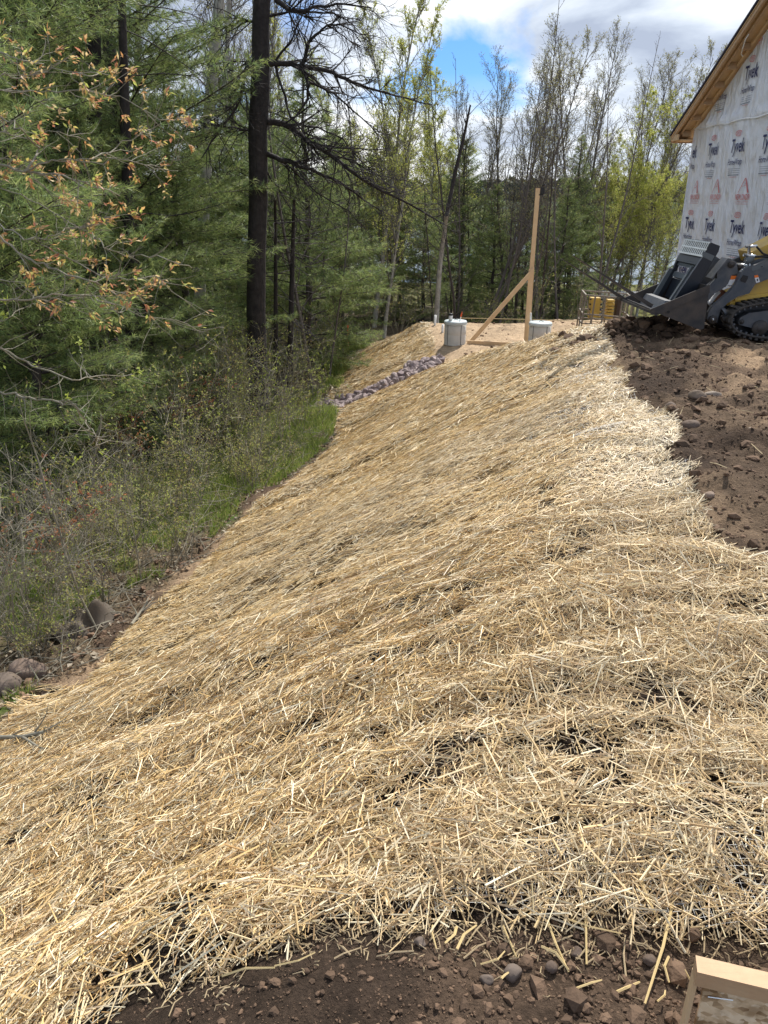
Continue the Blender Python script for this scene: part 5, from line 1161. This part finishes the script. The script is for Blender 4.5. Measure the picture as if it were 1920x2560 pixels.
for pl, y, r, lb in stems:
    e = empty('sapling', PY(*pl[0], y)); tag(e, lb, 'sapling'); pts = [PY(u, v, y+i*.05)-e.location for i, (u, v) in enumerate(pl)]; b = MB(); n = len(pts); b.tube(pts, [r*(1-.6*i/n) for i in range(n)], 6); b.build('stem', M['twig'], e, True)
    t_ = MB(); P = []; D = []
    for k in range(16):
        q_, dd = at(pts, rnd.uniform(.25, .98)); l_ = rnd.uniform(.2, .7); p2 = limb(q_, side(dd, rnd.uniform(.4, .9)), l_, 5, .15, .02); t_.tube(p2, [r*.4, r*.36, r*.3, r*.24, r*.18, .001], 4, caps=False)
        for kk in range(3): q3, d3 = at(p2, rnd.uniform(.3, .95)); p3 = limb(q3, side(d3, .6), l_*.35, 3, .2, 0); t_.tube(p3, [r*.2, r*.16, r*.13, .001], 3, caps=False); P.append(p3[-1]); D.append(d3)
    t_.build('twigs', M['twig'], e); lm = MB(); leaves(lm, [tuple(a) for a in P], [tuple(a) for a in D], .04, .02, [(.3, .36, .08)], 0); lm.build('leaves', M['leaf'], e)

# near branches with reddish young leaves, reaching in from the left
OR = [(.52, .27, .11), (.58, .38, .15), (.52, .44, .13), (.46, .20, .12), (.46, .50, .13), (.62, .48, .25), (.60, .40, .2)]
BRS = .62
ct = empty('cherry_tree', (-4.9, 5.6, -2.3)); tag(ct, 'near tree at the left edge with arching branches of orange and red young leaves', 'cherry tree')
b = MB(); ctl = lambda q: Vector(q)-ct.location
b.tube([(0, 0, -.3), (.05, 0, 1.2), (-.05, .05, 2.4), (.1, 0, 3.6), (.2, 0, 5.0), (.15, 0, 6.4)], [.10, .09, .08, .06, .04, .015], 9); b.build('trunk', M['bark_grey'], ct, True)
BR = [([(-160, 330), (0, 412), (70, 430), (150, 438), (210, 455), (300, 490)], 5.2, .016, 1.0), ([(60, 430), (130, 400), (230, 398), (290, 370), (360, 330), (400, 310)], 5.2, .010, 1.2), ([(60, 430), (90, 390), (100, 370), (50, 320), (10, 300), (-60, 270)], 5.2, .012, .8),
      ([(150, 400), (230, 405), (320, 400), (400, 418), (450, 400)], 5.1, .007, 1.3), ([(-160, 180), (0, 225), (100, 232), (200, 225), (300, 240), (400, 300), (470, 300)], 5.5, .010, 1.2), ([(-120, 120), (0, 190), (60, 190), (130, 170), (220, 190), (260, 178)], 5.6, .009, 1.5),
      ([(-150, 600), (0, 590), (60, 640), (120, 670), (220, 700), (290, 735), (350, 740), (400, 700)], 4.9, .013, 1.2), ([(-150, 740), (0, 750), (70, 750), (130, 735), (220, 740), (280, 760), (310, 790)], 5.0, .014, .9), ([(100, 610), (180, 650), (250, 690), (320, 700), (390, 690), (430, 730)], 4.9, .007, 1.4),
      ([(-100, 540), (0, 560), (60, 600), (120, 590), (180, 570), (230, 560)], 5.0, .009, 1.3), ([(200, 640), (200, 580), (215, 560), (230, 580), (260, 620), (330, 640), (420, 650), (480, 670)], 5.0, .005, 1.0),
      ([(-120, 840), (0, 870), (80, 915), (180, 950), (240, 940), (330, 935)], 5.4, .014, .2), ([(-100, 960), (0, 980), (60, 995), (130, 1000), (185, 1010), (215, 1050), (240, 1090), (248, 1120)], 5.3, .014, .15), ([(-100, 480), (0, 470), (100, 510), (200, 570), (280, 540)], 5.3, .008, 1.1),
      ([(-120, 60), (0, 130), (50, 150), (110, 160)], 5.8, .009, 1.5), ([(-80, 300), (0, 330), (60, 345), (150, 330), (200, 350)], 5.4, .008, 1.6), ([(-60, 380), (40, 400), (130, 490), (230, 500)], 5.4, .006, 1.2), ([(-50, 830), (30, 790), (60, 770), (150, 740)], 5.6, .006, .8), ([(250, 740), (350, 790), (440, 800), (500, 830), (560, 820)], 5.4, .005, .6), ([(-60, 700), (60, 705), (130, 790), (160, 760), (210, 740)], 5.7, .006, 1.0)]
rnd.seed(19)
bm_ = MB(); LP = []; LD = []; LP2 = []; LD2 = []
for pl, y, r, dens in BR:
    pts = [ctl(PY(u, v, y+.12*i*rnd.uniform(-1, 1))) for i, (u, v) in enumerate(pl)]; fine = []
    for i in range(len(pts)-1):
        for k in range(4): fine.append(pts[i].lerp(pts[i+1], k/4)+(rv(.008) if k else Vector()))
    r *= BRS; fine.append(pts[-1]); n = len(fine); bm_.tube(fine, [max(.003, r*(1-.75*i/n)) for i in range(n)], 6)
    ln_ = sum((fine[i+1]-fine[i]).length for i in range(n-1))
    for k in range(int(ln_*12)):
        q_, dd = at(fine, min(.999, rnd.uniform(.15, 1.0))); l_ = rnd.uniform(.08, .38); p2 = limb(q_, side(dd, rnd.uniform(.4, 1.0)), l_, 4, .18, .05); bm_.tube(p2, [r*.3+.001, r*.25+.0008, .0016, .0013, .0009], 4, caps=False)
        if rnd.random() < dens*.52:
            for c_ in range(rnd.randint(1, 3)):
                q4, d4 = at(p2, rnd.uniform(.4, .999))
                for _ in range(rnd.randint(3, 6)):
                    (LP if pl[0][1] < 790 else LP2).append(tuple(q4+rv(.012))); (LD if pl[0][1] < 790 else LD2).append(tuple(d4))
bm_.build('branches', M['twig'], ct)
lm = MB(); leaves(lm, LP, LD, .046, .019, OR, .15); leaves(lm, LP2, LD2, .045, .02, [(.34, .40, .08)], .1); lm.build('leaves', M['leaf'], ct)

# ------------------------------------------------------------------ ground cover
def region(n, y0, y1, wdt, off=.15):
    y = y0+(y1-y0)*rng.random(n); x = np.interp(y, YT, XT)-off-np.abs(rng.normal(0, wdt, n)); return x, y
x, y = region(190000, 4, 26, 2.8, .02); keep = (fbm(x*.9, y*.9, 33, 4) > .43) & (rng.random(len(x)) < .8); x, y = x[keep], y[keep]; n = len(x); z = height(x, y)
sc_ = .6+y*.03
ln_ = rng.uniform(.06, .20, n)*sc_; wd_ = .006*sc_; a = rng.uniform(0, 6.28, n); Pg = np.stack([x, y, z-.01], -1)
D = np.stack([rng.normal(0, .35, n), rng.normal(0, .35, n), np.ones(n)], -1)*ln_[:, None]; S = np.stack([np.cos(a), np.sin(a), 0*a], -1)*wd_[:, None]
V = np.stack([Pg-S, Pg+S, Pg+D], 1); cg_ = np.array([(.20, .28, .055), (.28, .35, .08), (.14, .21, .045), (.38, .38, .14)])[rng.integers(0, 4, n)]*rng.uniform(.7, 1.3, (n, 1))
gm = MB(); gm.add(V.reshape(-1, 3), tris=np.arange(n*3).reshape(-1, 3), col=np.repeat(cg_, 3, 0)); tag(gm.build('grass', M['grass']), 'fresh green grass patches under the thicket', 'grass', kind='stuff')
x, y = region(26000, 3.4, 26, 3.4, -.15); z = height(x, y)+.01; lm = MB()
leaves(lm, np.stack([x, y, z], -1), rng.normal(0, 1, (len(x), 3))*np.array((1, 1, .1)), .055, .04, [(.30, .22, .14), (.22, .16, .10), (.42, .36, .27), (.14, .10, .07)], 0)
tag(lm.build('leaf_litter', M['leaf']), 'dry brown leaf litter lying under the shrubs', 'leaf litter', kind='stuff')
# fallen twigs at the toe
rnd.seed(23)
tm = MB()
for i in range(420):
    y_ = rnd.uniform(4, 18); x_ = float(np.interp(y_, YT, XT))-abs(rnd.gauss(0, .8)); a = rnd.uniform(0, 6.28); l_ = rnd.uniform(.2, .9); p0_ = Vector((x_, y_, hz(x_, y_)+.03))
    tm.tube(limb(p0_, (math.cos(a), math.sin(a), rnd.uniform(0, .5)), l_, 4, .15, -.03), [.005, .0045, .004, .003, .001], 4, caps=False)
tag(tm.build('fallen_twigs', M['twig']), 'grey fallen twigs scattered along the foot of the slope', 'twigs', kind='stuff')
def fallen(pl, r, label, lift=.04):
    pts = [hitg(u, v)+Vector((0, 0, lift)) for u, v in pl]; e = empty('fallen_branch', pts[0]); tag(e, label, 'branch'); b = MB(); n = len(pts); b.tube([p_-e.location for p_ in pts], [r*(1-.6*i/n) for i in range(n)], 7); b.build('stem', M['twig'], e, True)
    t_ = MB()
    for k in range(7): q_, dd = at([p_-e.location for p_ in pts], rnd.uniform(.2, .95)); t_.tube(limb(q_, side(dd, .6), rnd.uniform(.1, .3), 3, .2, 0), [r*.35, r*.3, r*.2, .001], 4, caps=False)
    t_.build('twigs', M['twig'], e)
fallen([(-20, 1868), (60, 1862), (115, 1845), (170, 1815)], .016, 'dark fallen branch lying on straw at the left edge')
fallen([(60, 1862), (90, 1875), (112, 1882)], .010, 'short dark stick forking from the fallen branch at the left edge')
fallen([(330, 1360), (400, 1335), (450, 1300), (480, 1285)], .022, 'pale fallen log in the grass beside the slope')
fallen([(330, 1570), (350, 1545), (372, 1528)], .016, 'grey broken root end at the soil edge')
# stump
p = hitg(202, 1472); e = empty('tree_stump', p); tag(e, 'low cut stump in the grass behind the crumpled fabric', 'stump'); b = MB(); b.lathe((0, 0, -.1), [(.15, 0), (.13, .1), (.115, .19), (.11, .22)], 14); b.build('stump_side', M['bark_pine'], e, True)
b = MB(); b.lathe((0, 0, .12), [(.107, 0), (.10, .012)], 14); b.build('cut_face', mat('weathered_cut_wood', (.15, .11, .075), .8, noise=(20, .6, (.08, .06, .04))), e)
# crumpled fabric
p = hitg(218, 1575); gx_ = 26; P = []
for i in range(gx_):
    for j in range(gx_):
        a, c = i/(gx_-1)-.5, j/(gx_-1)-.5
        z = .17*math.exp(-((a-.08)**2+(c-.1)**2)/.03)+.11*math.exp(-((a+.1+c*.5)**2)/.006)*math.exp(-c*c*6)+.06*math.sin(a*11+c*7)*math.cos(c*9-a*4)
        P.append((a*.55+.05*math.sin(c*8), c*.6+.04*math.sin(a*9), max(z, -.03)))
b = MB(); b.add(P, [(i*gx_+j, (i+1)*gx_+j, (i+1)*gx_+j+1, i*gx_+j+1) for i in range(gx_-1) for j in range(gx_-1)]); o = b.build('ground_fabric', M['fabric'], smooth=True); o.location = p+Vector((0, 0, .03)); tag(o, 'crumpled brown grey fabric sheet lying at the foot of the slope', 'fabric')
p = hitg(748, 1127); b = MB(); b.box((0, 0, .03), (.14, .05, .05), Matrix.Rotation(.6, 3, 'Z')); b.box((.08, .05, .03), (.05, .035, .035), Matrix.Rotation(.6, 3, 'Z')); o = b.build('litter_bottle', M['pvc'], smooth=False); o.location = p; tag(o, 'small white scrap of litter in the grass strip', 'litter')
p = PY(870, 838, 24); b = MB(); b.bar((0, 0, -.35), (0, 0, .3), .05, .02); o = b.build('marker_stake', M['orange']); o.location = p; tag(o, 'orange marker stake in the brush left of the far mound', 'stake')

# far shore woods
fm = MB()
n = 5200; x = rng.uniform(-700, 900, n); y = rng.uniform(545, 640, n); h_ = rng.uniform(8, 15, n)*(.8+.5*fbm(x*.01, y*.02, 3, 3)); r = rng.uniform(3, 6, n)
col = np.array([(.045, .07, .035), (.06, .085, .03), (.09, .10, .04), (.035, .055, .035)])[rng.integers(0, 4, n)]
V = IV[None]*(1+rng.normal(0, .2, (n, 12, 1)))*np.stack([r, r, h_/2], -1)[:, None]+np.stack([x, y, -5+h_/2+sstep(545, 640, y)*6], -1)[:, None]
fm.add(V.reshape(-1, 3), tris=(np.arange(n)[:, None, None]*12+IF[None]).reshape(-1, 3), col=np.repeat(col, 12, 0)); tag(fm.build('far_shore_woods', M['needles']), 'dark wooded far shore across the lake', 'woods', kind='stuff')
tot = sum(len(m_.polygons) for m_ in bpy.data.meshes); print('polys', tot, 'objects', len(bpy.data.objects))
